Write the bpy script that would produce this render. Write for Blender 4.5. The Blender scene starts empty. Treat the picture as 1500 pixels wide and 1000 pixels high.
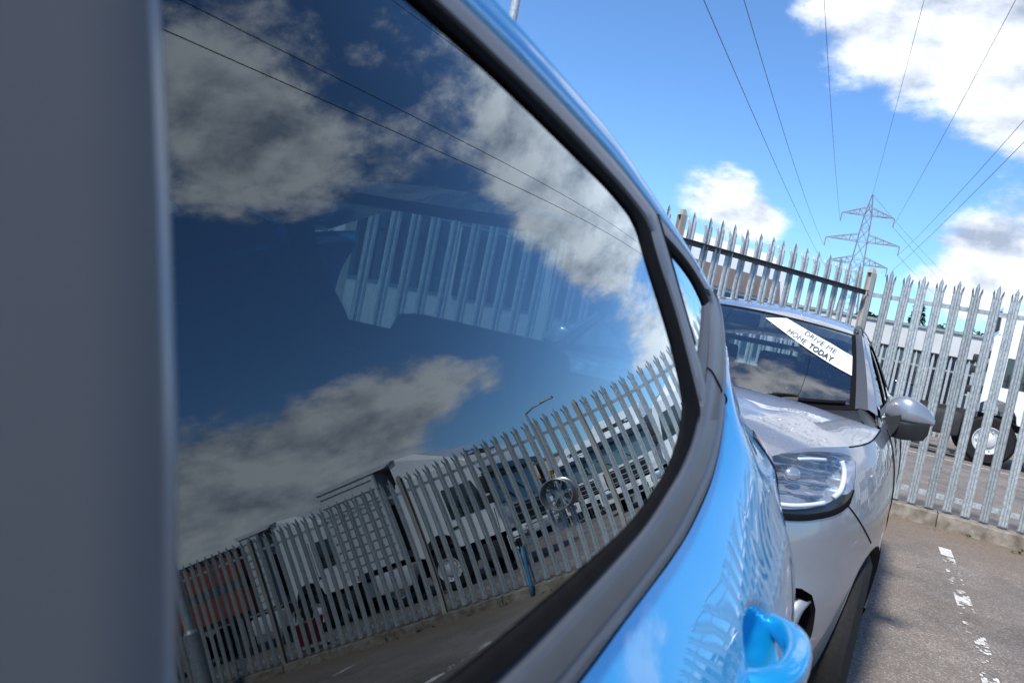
import bpy, bmesh, math, random, bisect
from mathutils import Vector, Matrix, noise as mnoise
random.seed(7)
C=bpy.context.scene.collection
SC=bpy.context.scene
# ------------------------------------------------------------------ camera
CAM_YAW,CAM_PITCH,CAM_ROLL=26.874,-2.575,11.576
def make_camera():
    y,p,r=map(math.radians,(CAM_YAW,CAM_PITCH,CAM_ROLL))
    f=Vector((-math.sin(y)*math.cos(p),math.cos(y)*math.cos(p),math.sin(p)))
    rt=Vector((math.cos(y),math.sin(y),0)); up=rt.cross(f)
    R=rt*math.cos(r)+up*math.sin(r); U=-rt*math.sin(r)+up*math.cos(r)
    cd=bpy.data.cameras.new('camera'); cd.sensor_width=36; cd.lens=26.0*1.0
    cd.lens=36*1083/1500
    cd.clip_start=.01; cd.clip_end=5000
    cd.dof.use_dof=True; cd.dof.focus_distance=4.0; cd.dof.aperture_fstop=7.4
    o=bpy.data.objects.new('camera',cd); C.objects.link(o)
    M=Matrix((R,U,-f)).transposed().to_4x4(); M.translation=Vector((0,0,1.25)); o.matrix_world=M
    SC.camera=o
make_camera()
# ------------------------------------------------------------------ sun and sky
SUN_DIR=Vector((-.10,-.58,.81)).normalized()
sl=bpy.data.lights.new('sun','SUN'); sl.energy=3.4; sl.angle=math.radians(7); sl.color=(1,.95,.87)
so=bpy.data.objects.new('sun',sl); C.objects.link(so)
so.rotation_euler=(-SUN_DIR).to_track_quat('-Z','Y').to_euler(); so.location=(-6,-6,12)
SKY_STRENGTH=.105
def make_world():
    w=bpy.data.worlds.new('World'); SC.world=w; w.use_nodes=True
    nt=w.node_tree; N=nt.nodes; L=nt.links; N.clear()
    def nd(t,**k):
        n=N.new(t)
        for a,b in k.items(): setattr(n,a,b)
        return n
    def mth(op,a,b=None,c=None,clampit=False):
        n=nd('ShaderNodeMath',operation=op); n.use_clamp=clampit
        for i,x in enumerate((a,b,c)):
            if x is None: continue
            if isinstance(x,(int,float)): n.inputs[i].default_value=x
            else: L.new(x,n.inputs[i])
        return n.outputs[0]
    sky=nd('ShaderNodeTexSky',sky_type='NISHITA'); sky.sun_disc=False
    sky.sun_elevation=math.asin(SUN_DIR.z); sky.sun_rotation=math.atan2(SUN_DIR.x,SUN_DIR.y)
    sky.altitude=50; sky.air_density=1.0; sky.dust_density=.5; sky.ozone_density=3.2
    tc=nd('ShaderNodeTexCoord'); d=tc.outputs['Generated']
    sep=nd('ShaderNodeSeparateXYZ'); L.new(d,sep.inputs[0]); X,Y,Z=sep.outputs
    zz=mth('ADD',mth('MAXIMUM',Z,0.),.16)
    cmb=nd('ShaderNodeCombineXYZ'); L.new(mth('DIVIDE',X,zz),cmb.inputs[0]); L.new(mth('DIVIDE',Y,zz),cmb.inputs[1]); cmb.inputs[2].default_value=0
    P=cmb.outputs[0]
    def noise(vec,scale,detail,rough=.55,dist=0.):
        n=nd('ShaderNodeTexNoise'); n.inputs['Scale'].default_value=scale; n.inputs['Detail'].default_value=detail
        n.inputs['Roughness'].default_value=rough; n.inputs['Distortion'].default_value=dist; L.new(vec,n.inputs['Vector']); return n.outputs['Fac']
    def off(vec,v):
        n=nd('ShaderNodeVectorMath',operation='ADD'); L.new(vec,n.inputs[0]); n.inputs[1].default_value=v; return n.outputs[0]
    def vmul(vec,v):
        n=nd('ShaderNodeVectorMath',operation='MULTIPLY'); L.new(vec,n.inputs[0]); n.inputs[1].default_value=v; return n.outputs[0]
    # where the day's cloud banks stand: direction, tightness, weight
    B=[((-.03,.915,.41),60,.34),((.044,.935,.365),90,.38),((.08,.90,.43),60,.24),((-.10,.915,.40),200,.30),((-.145,.905,.405),300,.20),((.085,.955,.30),300,.10),((.045,.972,.222),260,-.30),((.10,.965,.24),300,-.2),((-.185,.965,.180),600,.24),
       ((-.243,.947,.204),420,.30),((-.200,.961,.183),460,.28),((-.222,.955,.193),700,.16),((-.285,.935,.200),420,.28),((-.165,.97,.176),700,.18),
       ((.03,.985,.165),500,.34),((.075,.98,.165),420,.40),((.11,.98,.15),300,.22),((.0,.99,.10),160,.10),((-.15,.98,.10),160,.24),
       ((.42,.68,.60),16,.13),((.40,.64,.66),60,.24),((.50,.645,.56),75,.28),((.42,.72,.55),160,.24),((.337,.736,.587),300,.16),((.267,.812,.519),300,.15),
       ((.136,.911,.385),140,.42),((.142,.94,.30),220,.24),((.138,.867,.478),200,.12),((.15,.79,.60),240,.12),((.199,.704,.682),200,.12),
       ((.596,.691,.415),900,.40),((.69,.69,.185),200,.42),((.61,.765,.205),220,.42),((.53,.82,.225),240,.42),((.45,.865,.240),420,.34),((.39,.89,.235),600,.26),
       ((.72,.68,.12),100,.42),((.60,.79,.10),90,.38),((.42,.90,.09),150,.2),((.15,.972,.188),320,.36),((.04,.98,.19),340,.24),
       ((-.07,.26,.96),45,.46),((.10,.20,.97),60,.2),((-.30,-.50,.80),6,.30),
       ((.446,.876,.183),900,-.30),((.29,.923,.26),110,-.26),((.42,.834,.365),80,-.26),((.62,.69,.36),140,-.24),((.53,.74,.42),140,-.2),((.55,.70,.485),300,-.12),((.30,.80,.45),140,-.12),((-.30,.93,.32),30,-.35),((-.1,.955,.27),90,-.30),((.04,.965,.24),160,-.16),((-.05,.985,.21),160,-.2),((.27,.72,.64),160,-.14)]
    field=None
    for v,k,wt in B:
        v=Vector(v).normalized()
        n=nd('ShaderNodeVectorMath',operation='DOT_PRODUCT'); L.new(d,n.inputs[0]); n.inputs[1].default_value=v
        e=mth('EXPONENT',mth('MULTIPLY_ADD',n.outputs['Value'],k,-k))
        field=mth('MULTIPLY',e,wt) if field is None else mth('MULTIPLY_ADD',e,wt,field)
    n1=noise(P,1.35,9,.56,.25)
    n2=noise(vmul(d,(1,1,1.8)),7.0,8,.6,.15)
    n3=noise(vmul(d,(1,1,1.6)),21.0,6,.62,.1)
    nn=mth('ADD',mth('ADD',mth('MULTIPLY',n1,.50),mth('MULTIPLY',n2,.35)),mth('MULTIPLY',n3,.20))
    cov=mth('ADD',mth('ADD',mth('MULTIPLY',mth('SUBTRACT',nn,.525),2.2),mth('MULTIPLY',field,1.0)),-.15)
    mr=nd('ShaderNodeMapRange',interpolation_type='SMOOTHSTEP'); L.new(cov,mr.inputs['Value'])
    mr.inputs['From Min'].default_value=.07; mr.inputs['From Max'].default_value=.40
    dens=mr.outputs['Result']
    # sunlit side against shaded base: difference of the puffs sampled a step towards the sun
    nA=noise(off(vmul(d,(1,1,1.8)),(-.02,-.012,.05)),7.0,6,.6,.15)
    nB=noise(off(P,(-.06,-.05,0)),1.35,6,.56,.25)
    sh=mth('ADD',mth('MULTIPLY',mth('SUBTRACT',n2,nA),3.4),mth('MULTIPLY',mth('SUBTRACT',n1,nB),1.6))
    thick=mth('MULTIPLY',mth('SUBTRACT',cov,.26),1.25,clampit=True)
    val=mth('SUBTRACT',mth('ADD',.76,sh),mth('MULTIPLY',thick,.18))
    mv=nd('ShaderNodeMapRange'); L.new(val,mv.inputs['Value']); mv.inputs['From Min'].default_value=0; mv.inputs['From Max'].default_value=1
    mv.inputs['To Min'].default_value=.0; mv.inputs['To Max'].default_value=1.
    ramp=nd('ShaderNodeMix',data_type='RGBA'); L.new(mv.outputs['Result'],ramp.inputs['Factor'])
    ramp.inputs['A'].default_value=(2.6,3.1,4.0,1); ramp.inputs['B'].default_value=(7.0,7.35,8.0,1)
    skyc=nd('ShaderNodeMix',data_type='RGBA',blend_type='MULTIPLY'); skyc.inputs['Factor'].default_value=1
    L.new(sky.outputs[0],skyc.inputs['A']); skyc.inputs['B'].default_value=(.72,.99,1.24,1)
    mx=nd('ShaderNodeMix',data_type='RGBA'); L.new(dens,mx.inputs['Factor']); L.new(skyc.outputs['Result'],mx.inputs['A']); L.new(ramp.outputs['Result'],mx.inputs['B'])
    bg=nd('ShaderNodeBackground'); bg.inputs['Strength'].default_value=SKY_STRENGTH; L.new(mx.outputs['Result'],bg.inputs['Color'])
    ou=nd('ShaderNodeOutputWorld'); L.new(bg.outputs[0],ou.inputs[0])
make_world()
SC.view_settings.view_transform='Standard'; SC.view_settings.look='None'
SC.view_settings.exposure=0.75; SC.view_settings.gamma=1; SC.view_settings.use_curve_mapping=False
try:
    SC.cycles.use_denoising=True; SC.cycles.max_bounces=10; SC.cycles.transparent_max_bounces=12; SC.cycles.caustics_reflective=False; SC.cycles.caustics_refractive=False
except Exception: pass

def lerp(a,b,t): return a+(b-a)*t
def clamp(x,a=0.,b=1.): return max(a,min(b,x))
def sstep(a,b,x):
    t=clamp((x-a)/(b-a)); return t*t*(3-2*t)
def interp(tab,x):
    # piecewise cubic (Catmull-Rom style Hermite) through (x, value) pairs; linear beyond the ends
    n=len(tab)
    if x<=tab[0][0]:
        (x0,a),(x1,b)=tab[0],tab[1]; return a+(b-a)*(x-x0)/(x1-x0)
    if x>=tab[-1][0]:
        (x0,a),(x1,b)=tab[-2],tab[-1]; return b+(b-a)*(x-x1)/(x1-x0)
    for i in range(n-1):
        if x<=tab[i+1][0]: break
    def sl(k):
        k0=max(0,k-1); k1=min(n-1,k+1)
        return (tab[k1][1]-tab[k0][1])/(tab[k1][0]-tab[k0][0])
    x0,y0=tab[i]; x1,y1=tab[i+1]; h=x1-x0; t=(x-x0)/h
    return ((2*t**3-3*t*t+1)*y0+(t**3-2*t*t+t)*h*sl(i)+(-2*t**3+3*t*t)*y1+(t**3-t*t)*h*sl(i+1))
# ---- blue car, left side (outward = +x). glass surface
GD,GT,GK,GS,GY,GA,GB,GC=[0.16,0.29489,0.62911,0.02377,-0.06704,0.02596,0.03276,-0.13291]
def glass_x(y,z):
    w=z-1.1; ye=max(y,-.1)
    ye=min(ye,1.3)
    x=-(GD+GT*w+.5*GK*w*w+GS*ye+.5*GY*ye*ye+GA*w*ye+GB*ye**3+GC*w**3)
    if y<-.1: x-=.022*(y+.1)**2
    if y>1.3:
        dy=y-1.3; x-=dy*(GS+GY*1.3+GA*w+3*GB*1.69)+.22*dy*dy
    return x
BELT=[(-2.3,.86),(-1.7,.96),(-1.2,.985),(-.6,.995),(0,1.0),(.3,1.006),(.47,1.015),(.565,1.025),(.641,1.032),(.73,1.04),(.815,1.051),(.948,1.077),(1.03,1.1),(1.122,1.135),(1.185,1.164),(1.25,1.199),(1.343,1.243),(1.45,1.29),(1.6,1.33)]
def belt_z(y): return interp(BELT,y)
FL=[-0.17432,-0.11257,0.11197,1.18755,1.54665,-1.55832,-0.36689,0.03822]
def flank_f(y,z):
    a0,S,Ky,T1,T2,T3,A,B3=FL
    y=max(y,.1); q=1.02-z; b=T1+A*min(y,1.3)
    f=lambda q:b*q-T2*q*q+T3*q**3
    disc=4*T2*T2-12*T3*b
    sm=(2*T2-math.sqrt(disc))/(6*T3)
    v=f(q) if q<=sm else f(sm)-.10*(q-sm)**2-.35*(q-sm)**2*math.exp(-(q-sm)*14)-.9*max(0,q-sm-.42)**2
    return a0-S*y-.5*Ky*y*y-B3*max(y-.9,0)**3+v
HY,HZ=.870,.945
def flank_x(y,z):
    zb=belt_z(y); s=zb-z
    x=flank_f(y,z)
    x+=(glass_x(y,zb)+.006-flank_f(y,zb))*(1-sstep(0,max(.12,zb-.98),s))
    if y>1.3:x-=.45*(y-1.3)**2*sstep(1.1,.95,z)
    x-=.05*sstep(1.15,1.45,y)*sstep(1.04,1.13,z)*sstep(.0,.05,zb-z)
    if y<-1.5: x-=.28*(-1.5-y)**2
    r=((y-HY)/.095)**2+((z-HZ+.012)/.045)**2
    if r<1: x-=.035*(1-r)**2*(1+r)
    return x
# ---- silver car, local frame: u to its left, v back from the nose, z up
SPATH=[(0,0),(.25,.012),(.45,.055),(.60,.135),(.70,.235),(.78,.375),(.838,.55),(.885,.8),(.902,1.1),(.905,1.6),(.905,2.2),(.900,3.0),(.885,3.45),(.85,3.8),(.76,4.05),(.5,4.17),(0,4.19)]
def _arc():
    pts=[]; n=len(SPATH)
    for i in range(n-1):
        p0=SPATH[max(0,i-1)];p1=SPATH[i];p2=SPATH[i+1];p3=SPATH[min(n-1,i+2)]
        if i==0: p0=(-p2[0],p2[1])
        if i==n-2: p3=(-p1[0],p1[1])
        for k in range(24):
            t=k/24
            q=[.5*((2*p1[j])+(p2[j]-p0[j])*t+(2*p0[j]-5*p1[j]+4*p2[j]-p3[j])*t*t+(-p0[j]+3*p1[j]-3*p2[j]+p3[j])*t**3) for j in (0,1)]
            pts.append(tuple(q))
    pts.append(SPATH[-1])
    L=[0.]
    for a,b in zip(pts,pts[1:]): L.append(L[-1]+math.hypot(b[0]-a[0],b[1]-a[1]))
    return pts,L
SPTS,SLEN=_arc(); STOT=SLEN[-1]

def spath(s):
    s=clamp(s,0,STOT-1e-6); i=bisect.bisect_right(SLEN,s)-1; i=min(i,len(SPTS)-2)
    t=(s-SLEN[i])/(SLEN[i+1]-SLEN[i]); return lerp(SPTS[i][0],SPTS[i+1][0],t),lerp(SPTS[i][1],SPTS[i+1][1],t)
def s_of_v(v):
    for i in range(len(SPTS)-1):
        if SPTS[i+1][1]>=v: return lerp(SLEN[i],SLEN[i+1],(v-SPTS[i][1])/max(1e-9,SPTS[i+1][1]-SPTS[i][1]))
    return STOT
def snorm(s):
    a=spath(s-.04); b=spath(s+.04)
    if s<.05: return (0.,-1.)
    if s>STOT-.05: return (0.,1.)
    tx,ty=b[0]-a[0],b[1]-a[1]; l=math.hypot(tx,ty); return ty/l,-tx/l
STOP=[(0,.80),(.25,.815),(.45,.85),(.62,.905),(.76,.955),(.9,.985),(1.1,1.0),(1.4,1.02),(1.75,1.065),(2.2,1.09),(3.0,1.11),(4.0,1.16),(4.8,1.18),(5.6,1.15)]
def stop_z(s): return interp(STOP,s)
SPROF=[(0,-.085),(.12,-.03),(.3,-.004),(.5,0),(.68,-.008),(.82,-.03),(.92,-.06),(1,-.10)]
SPROFN=[(0,-.10),(.1,-.03),(.25,0.01),(.42,.015),(.55,-.005),(.75,-.03),(.9,-.075),(1,-.125)]
def sshell(s,z):
    t=(z-.2)/(stop_z(s)-.2)
    o=lerp(interp(SPROFN,t),interp(SPROF,t),sstep(.5,1.5,s))
    if 1.5<s<4.6: o-=.012*math.exp(-((z-.62)/.1)**2)*sstep(1.5,1.9,s)*sstep(4.6,4.2,s)   # hollow along the doors
    nx,ny=snorm(s); u,v=spath(s)
    return u+nx*o,v+ny*o,z
def wscreen(a,b):
    u=a*(.70-.11*b); v=1.10+.22*a*a+b*(.74-.16*a*a)
    z=(1-b)*(1.03+.09*a*a)+b*(1.495-.04*a*a)+.10*b*(1-b)
    return u,v,z
SO=(-.829,2.19); SD=(.035,1.); _l=math.hypot(*SD); SD=(SD[0]/_l,SD[1]/_l)
def s2w(p): return SO[0]+p[0]*SD[1]+p[1]*SD[0],SO[1]-p[0]*SD[0]+p[1]*SD[1],p[2]
# ------------------------------------------------------------------ materials
def new_mat(name):
    m=bpy.data.materials.new(name); m.use_nodes=True; return m,m.node_tree.nodes,m.node_tree.links
def pmat(name,col,rough=.5,metal=0.,coat=0.,coat_rough=.03,var=.12,scale=30.,bump=0.,bscale=None,spec=.5,stretch=None,col2=None,thr=None):
    m,N,L=new_mat(name); b=N['Principled BSDF']
    b.inputs['Roughness'].default_value=rough; b.inputs['Metallic'].default_value=metal
    b.inputs['Coat Weight'].default_value=coat; b.inputs['Coat Roughness'].default_value=coat_rough
    b.inputs['Specular IOR Level'].default_value=spec
    tc=N.new('ShaderNodeTexCoord'); vec=tc.outputs['Object']
    if stretch:
        mp=N.new('ShaderNodeMapping'); mp.inputs['Scale'].default_value=stretch; L.new(vec,mp.inputs['Vector']); vec=mp.outputs[0]
    n=N.new('ShaderNodeTexNoise'); n.inputs['Scale'].default_value=scale; n.inputs['Detail'].default_value=5; L.new(vec,n.inputs['Vector'])
    cr=N.new('ShaderNodeValToRGB'); L.new(n.outputs['Fac'],cr.inputs['Fac'])
    c2=col2 or tuple(min(1,c*(1+var)) for c in col); c1=tuple(c*(1-var) for c in col) if not col2 else col
    lo,hi=thr or (.3,.7)
    cr.color_ramp.elements[0].position=lo; cr.color_ramp.elements[1].position=hi
    cr.color_ramp.elements[0].color=(*c1,1); cr.color_ramp.elements[1].color=(*c2,1)
    L.new(cr.outputs['Color'],b.inputs['Base Color'])
    if bump:
        n2=N.new('ShaderNodeTexNoise'); n2.inputs['Scale'].default_value=bscale or scale*4; n2.inputs['Detail'].default_value=4; L.new(vec,n2.inputs['Vector'])
        bp=N.new('ShaderNodeBump'); bp.inputs['Strength'].default_value=bump; bp.inputs['Distance'].default_value=.01; L.new(n2.outputs['Fac'],bp.inputs['Height']); L.new(bp.outputs[0],b.inputs['Normal'])
    return m
def glass_mat(name,tint,f0=.05,gain=1.0,rough=0.,gcol=(1,1,1)):
    # thin pane: tinted see-through, mirrored by its angle (Schlick on the facing angle)
    m,N,L=new_mat(name); N.clear()
    lw=N.new('ShaderNodeLayerWeight'); lw.inputs['Blend'].default_value=.5
    p=N.new('ShaderNodeMath'); p.operation='POWER'; p.inputs[1].default_value=5; L.new(lw.outputs['Facing'],p.inputs[0])
    a=N.new('ShaderNodeMath'); a.operation='MULTIPLY_ADD'; a.inputs[1].default_value=1-f0; a.inputs[2].default_value=f0; L.new(p.outputs[0],a.inputs[0])
    g=N.new('ShaderNodeMath'); g.operation='MULTIPLY'; g.inputs[1].default_value=gain; g.use_clamp=True; L.new(a.outputs[0],g.inputs[0])
    t=N.new('ShaderNodeBsdfTransparent'); t.inputs[0].default_value=(*tint,1)
    gl=N.new('ShaderNodeBsdfAnisotropic' if False else 'ShaderNodeBsdfGlossy'); gl.inputs['Roughness'].default_value=rough; gl.inputs['Color'].default_value=(*gcol,1)
    mx=N.new('ShaderNodeMixShader'); L.new(g.outputs[0],mx.inputs[0]); L.new(t.outputs[0],mx.inputs[1]); L.new(gl.outputs[0],mx.inputs[2])
    o=N.new('ShaderNodeOutputMaterial'); L.new(mx.outputs[0],o.inputs[0]); return m
def car_paint(name,col,metal,rough,drops=0.,coat=1.0,flake=.06):
    m=pmat(name,col,rough,metal,coat,.015,flake,900.)
    N=m.node_tree.nodes; L=m.node_tree.links; b=N['Principled BSDF']
    b.inputs['Coat IOR'].default_value=1.75
    if drops:
        tc=N.new('ShaderNodeTexCoord'); v=N.new('ShaderNodeTexVoronoi'); v.inputs['Scale'].default_value=110; v.inputs['Randomness'].default_value=1; L.new(tc.outputs['Object'],v.inputs['Vector'])
        n=N.new('ShaderNodeTexNoise'); n.inputs['Scale'].default_value=9; L.new(tc.outputs['Object'],n.inputs['Vector'])
        sb=N.new('ShaderNodeMath'); sb.operation='MULTIPLY_ADD'; L.new(n.outputs['Fac'],sb.inputs[0]); sb.inputs[1].default_value=.5; sb.inputs[2].default_value=.06
        d=N.new('ShaderNodeMath'); d.operation='SUBTRACT'; L.new(sb.outputs[0],d.inputs[0]); L.new(v.outputs['Distance'],d.inputs[1])
        mr=N.new('ShaderNodeMapRange'); mr.interpolation_type='SMOOTHSTEP'; L.new(d.outputs[0],mr.inputs['Value']); mr.inputs['From Min'].default_value=0; mr.inputs['From Max'].default_value=.22
        bp=N.new('ShaderNodeBump'); bp.inputs['Strength'].default_value=drops; bp.inputs['Distance'].default_value=.004; L.new(mr.outputs[0],bp.inputs['Height'])
        L.new(bp.outputs[0],b.inputs['Coat Normal']); L.new(bp.outputs[0],b.inputs['Normal'])
    return m
def asphalt_mat():
    m,N,L=new_mat('asphalt'); b=N['Principled BSDF']; b.inputs['Roughness'].default_value=.85
    g=N.new('ShaderNodeNewGeometry'); sep=N.new('ShaderNodeSeparateXYZ'); L.new(g.outputs['Position'],sep.inputs[0])
    def noise(s,d=6,r=.6):
        n=N.new('ShaderNodeTexNoise'); n.inputs['Scale'].default_value=s; n.inputs['Detail'].default_value=d; n.inputs['Roughness'].default_value=r; L.new(g.outputs['Position'],n.inputs['Vector']); return n.outputs['Fac']
    v=N.new('ShaderNodeTexVoronoi'); v.inputs['Scale'].default_value=140; L.new(g.outputs['Position'],v.inputs['Vector'])
    sp=N.new('ShaderNodeSeparateColor'); L.new(v.outputs['Color'],sp.inputs[0])
    cr=N.new('ShaderNodeValToRGB'); L.new(sp.outputs[0],cr.inputs['Fac']); e=cr.color_ramp.elements
    e[0].color=(.14,.122,.108,1); e[1].color=(.37,.335,.30,1); e[0].position=.1; e[1].position=1; x=e.new(.75); x.color=(.20,.178,.16,1)
    big=N.new('ShaderNodeMix'); big.data_type='RGBA'; big.blend_type='MULTIPLY'; big.inputs['Factor'].default_value=1; L.new(cr.outputs['Color'],big.inputs['A'])
    c2=N.new('ShaderNodeValToRGB'); L.new(noise(1.3,8,.65),c2.inputs['Fac']); c2.color_ramp.elements[0].color=(.70,.69,.70,1); c2.color_ramp.elements[1].color=(1.25,1.2,1.15,1); c2.color_ramp.elements[0].position=.3; c2.color_ramp.elements[1].position=.7
    L.new(c2.outputs['Color'],big.inputs['B'])
    st=N.new('ShaderNodeValToRGB'); L.new(noise(.75,7,.72),st.inputs['Fac']); st.color_ramp.elements[0].position=.36; st.color_ramp.elements[0].color=(.66,.66,.67,1); st.color_ramp.elements[1].position=.50; st.color_ramp.elements[1].color=(1,1,1,1)
    stm=N.new('ShaderNodeMix'); stm.data_type='RGBA'; stm.blend_type='MULTIPLY'; stm.inputs['Factor'].default_value=1; L.new(big.outputs['Result'],stm.inputs['A']); L.new(st.outputs['Color'],stm.inputs['B']); big=stm
    # sandy silt washed up along the kerb, and a thin film of it over the bays
    mr=N.new('ShaderNodeMapRange'); L.new(sep.outputs[1],mr.inputs['Value']); mr.inputs['From Min'].default_value=6.6; mr.inputs['From Max'].default_value=8.25
    up=N.new('ShaderNodeMapRange'); L.new(sep.outputs[1],up.inputs['Value']); up.inputs['From Min'].default_value=8.7; up.inputs['From Max'].default_value=8.4
    nz=N.new('ShaderNodeMath'); nz.operation='MULTIPLY_ADD'; L.new(noise(2.2,8,.7),nz.inputs[0]); nz.inputs[1].default_value=1.6; nz.inputs[2].default_value=-.75
    sm=N.new('ShaderNodeMath'); sm.operation='ADD'; L.new(mr.outputs[0],sm.inputs[0]); L.new(nz.outputs[0],sm.inputs[1]); sm.use_clamp=True
    ml=N.new('ShaderNodeMath'); ml.operation='MULTIPLY'; L.new(sm.outputs[0],ml.inputs[0]); L.new(up.outputs[0],ml.inputs[1])
    m2=N.new('ShaderNodeMath'); m2.operation='MULTIPLY'; L.new(ml.outputs[0],m2.inputs[0]); m2.inputs[1].default_value=.85
    silt=N.new('ShaderNodeMix'); silt.data_type='RGBA'; L.new(m2.outputs[0],silt.inputs['Factor']); L.new(big.outputs['Result'],silt.inputs['A'])
    c3=N.new('ShaderNodeValToRGB'); L.new(noise(26,6,.7),c3.inputs['Fac']); c3.color_ramp.elements[0].color=(.10,.075,.05,1); c3.color_ramp.elements[1].color=(.24,.175,.12,1); c3.color_ramp.elements[0].position=.3; c3.color_ramp.elements[1].position=.7
    L.new(c3.outputs['Color'],silt.inputs['B']); L.new(silt.outputs['Result'],b.inputs['Base Color'])
    bp=N.new('ShaderNodeBump'); bp.inputs['Strength'].default_value=.7; bp.inputs['Distance'].default_value=.004; L.new(sp.outputs[0],bp.inputs['Height']); L.new(bp.outputs[0],b.inputs['Normal'])
    return m
M={}
M['asphalt']=asphalt_mat()
M['line']=pmat('road_paint',(.34,.32,.29),.8,var=.2,scale=45,col2=(.66,.64,.60),thr=(.25,.6),bump=.3)
M['kerb']=pmat('kerb_concrete',(.11,.085,.06),.92,var=.3,scale=11,bump=.45,bscale=120,col2=(.29,.26,.22),thr=(.30,.72))
M['galv']=pmat('galvanised_steel',(.27,.295,.305),.45,.35,var=.14,scale=52,bump=.06,col2=(.48,.51,.52),stretch=(1,1,.6))
M['raildark']=pmat('painted_shade_rail',(.085,.085,.088),.6,.1,var=.25,scale=12)  # shade on the inner fence rails, put into this dark base colour
M['galvdull']=pmat('galvanised_rail',(.30,.31,.31),.5,.3,var=.2,scale=14)  # plain galvanised grey for far rails, ribs and fittings
M['oldpost']=pmat('weathered_post_steel',(.25,.225,.19),.7,.1,var=.3,scale=8,col2=(.40,.39,.37),stretch=(1,1,.25))
M['blue']=car_paint('blue_metallic_paint',(.004,.32,.66),.45,.34)
M['silver']=car_paint('silver_metallic_paint',(.285,.30,.33),.5,.36)
M['silverwet']=car_paint('silver_paint_with_raindrops',(.285,.30,.33),.5,.36)
M['rubber']=pmat('black_rubber',(.009,.009,.010),.85,var=.1,scale=60,spec=.03)
M['trim']=pmat('satin_grey_trim',(.085,.088,.099),.36,.40,var=.05,scale=40,spec=.5)
M['frametrim']=pmat('flat_grey_frame_trim',(.155,.16,.178),.48,.15,var=.05,scale=40)
M['trimdark']=pmat('dark_grey_trim',(.04,.041,.044),.42,.1,var=.05,scale=40)
M['pillar']=pmat('grey_pillar_cover',(.088,.087,.088),.6,.0,0.,.16,var=.05,scale=6,bump=.03,bscale=800)
M['pillaredge']=pmat('pillar_edge_sheen',(.15,.155,.17),.32,.2,.4,.2,var=.04,scale=20)  # sky sheen on the rounded pillar edge, put into a lighter colour
M['blackplastic']=pmat('black_plastic',(.016,.016,.017),.5,var=.1,scale=50,bump=.05)
M['cloth']=pmat('dark_cloth',(.009,.0095,.011),.9,var=.2,scale=120)
M['privacy']=glass_mat('privacy_glass',(.15,.23,.27),.055,2.05,0.,(.84,.94,1.0))
M['clear']=glass_mat('clear_glass',(.74,.86,.84),.075,1.1)
M['screen']=glass_mat('windscreen_glass',(.66,.76,.76),.085,2.2)
M['lens']=glass_mat('lamp_lens',(.93,.95,.97),.055,1.)
M['chrome']=pmat('bright_reflector',(.62,.64,.68),.16,.95,var=.06,scale=20)
M['chrome2']=pmat('lamp_reflector',(.56,.57,.60),.20,.75,var=.12,scale=40)
M['lampgrey']=pmat('lamp_bowl',(.62,.62,.65),.30,.55,var=.1,scale=30)
M['drl']=pmat('white_light_guide',(.70,.72,.75),.3,var=.02,scale=20)
M['tyre']=pmat('tyre_rubber',(.012,.012,.0125),.75,var=.25,scale=60,bump=.2,spec=.25)
M['rim']=pmat('alloy_grey',(.34,.345,.35),.35,.7,var=.1,scale=30)
M['rimsilver']=pmat('alloy_silver',(.66,.67,.68),.4,.3,var=.1,scale=30)
M['white']=pmat('white_vehicle_paint',(.74,.75,.75),.3,0,.5,.05,var=.04,scale=3)
M['offwhite']=pmat('off_white_panel',(.60,.61,.61),.5,0,var=.06,scale=4)
M['cream']=pmat('cream_panel',(.50,.48,.43),.5,var=.08,scale=5)
M['darkglass']=pmat('dark_window_glass',(.012,.016,.02),.05,0,.6,.01,var=.05,scale=3,spec=.8)
M['greenglass']=pmat('green_tinted_glass',(.10,.16,.16),.05,0,.6,.01,var=.2,scale=2,spec=.8)
M['chassis']=pmat('chassis_black',(.022,.022,.023),.65,var=.3,scale=12)
M['orange']=pmat('orange_curtain',(.27,.06,.018),.6,var=.12,scale=4)
M['amber']=pmat('amber_panel',(.80,.34,.01),.4,var=.05,scale=10)
M['red']=pmat('red_paint',(.22,.012,.02),.4,var=.1,scale=10)
M['fascia']=pmat('white_fascia',(.52,.52,.51),.6,var=.06,scale=1.5)
M['brick']=pmat('grey_wall',(.20,.20,.20),.8,var=.2,scale=5)
M['brown']=pmat('brown_band_colour',(.20,.155,.125),.4,var=.2,scale=3)
M['pylon']=pmat('pylon_steel',(.23,.23,.22),.6,.2,var=.2,scale=2)
M['wire']=pmat('conductor_wire',(.05,.05,.055),.6,var=.1,scale=2)
M['leaf']=pmat('leaf_green',(.035,.075,.022),.7,var=.4,scale=3)
M['bark']=pmat('bark',(.08,.06,.045),.9,var=.3,scale=9)
M['hose']=pmat('blue_pipe',(.05,.20,.34),.5,var=.1,scale=20)
M['banner']=pmat('white_banner',(.80,.81,.82),.6,var=.02,scale=6)
M['ink']=pmat('banner_ink',(.03,.03,.035),.6,var=.1,scale=30)
M['inklight']=pmat('banner_ink_thin',(.10,.10,.11),.6,var=.1,scale=30)
M['taillamp']=pmat('tail_lamp_red',(.30,.01,.015),.12,0,.8,.02,var=.05,scale=30)
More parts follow.
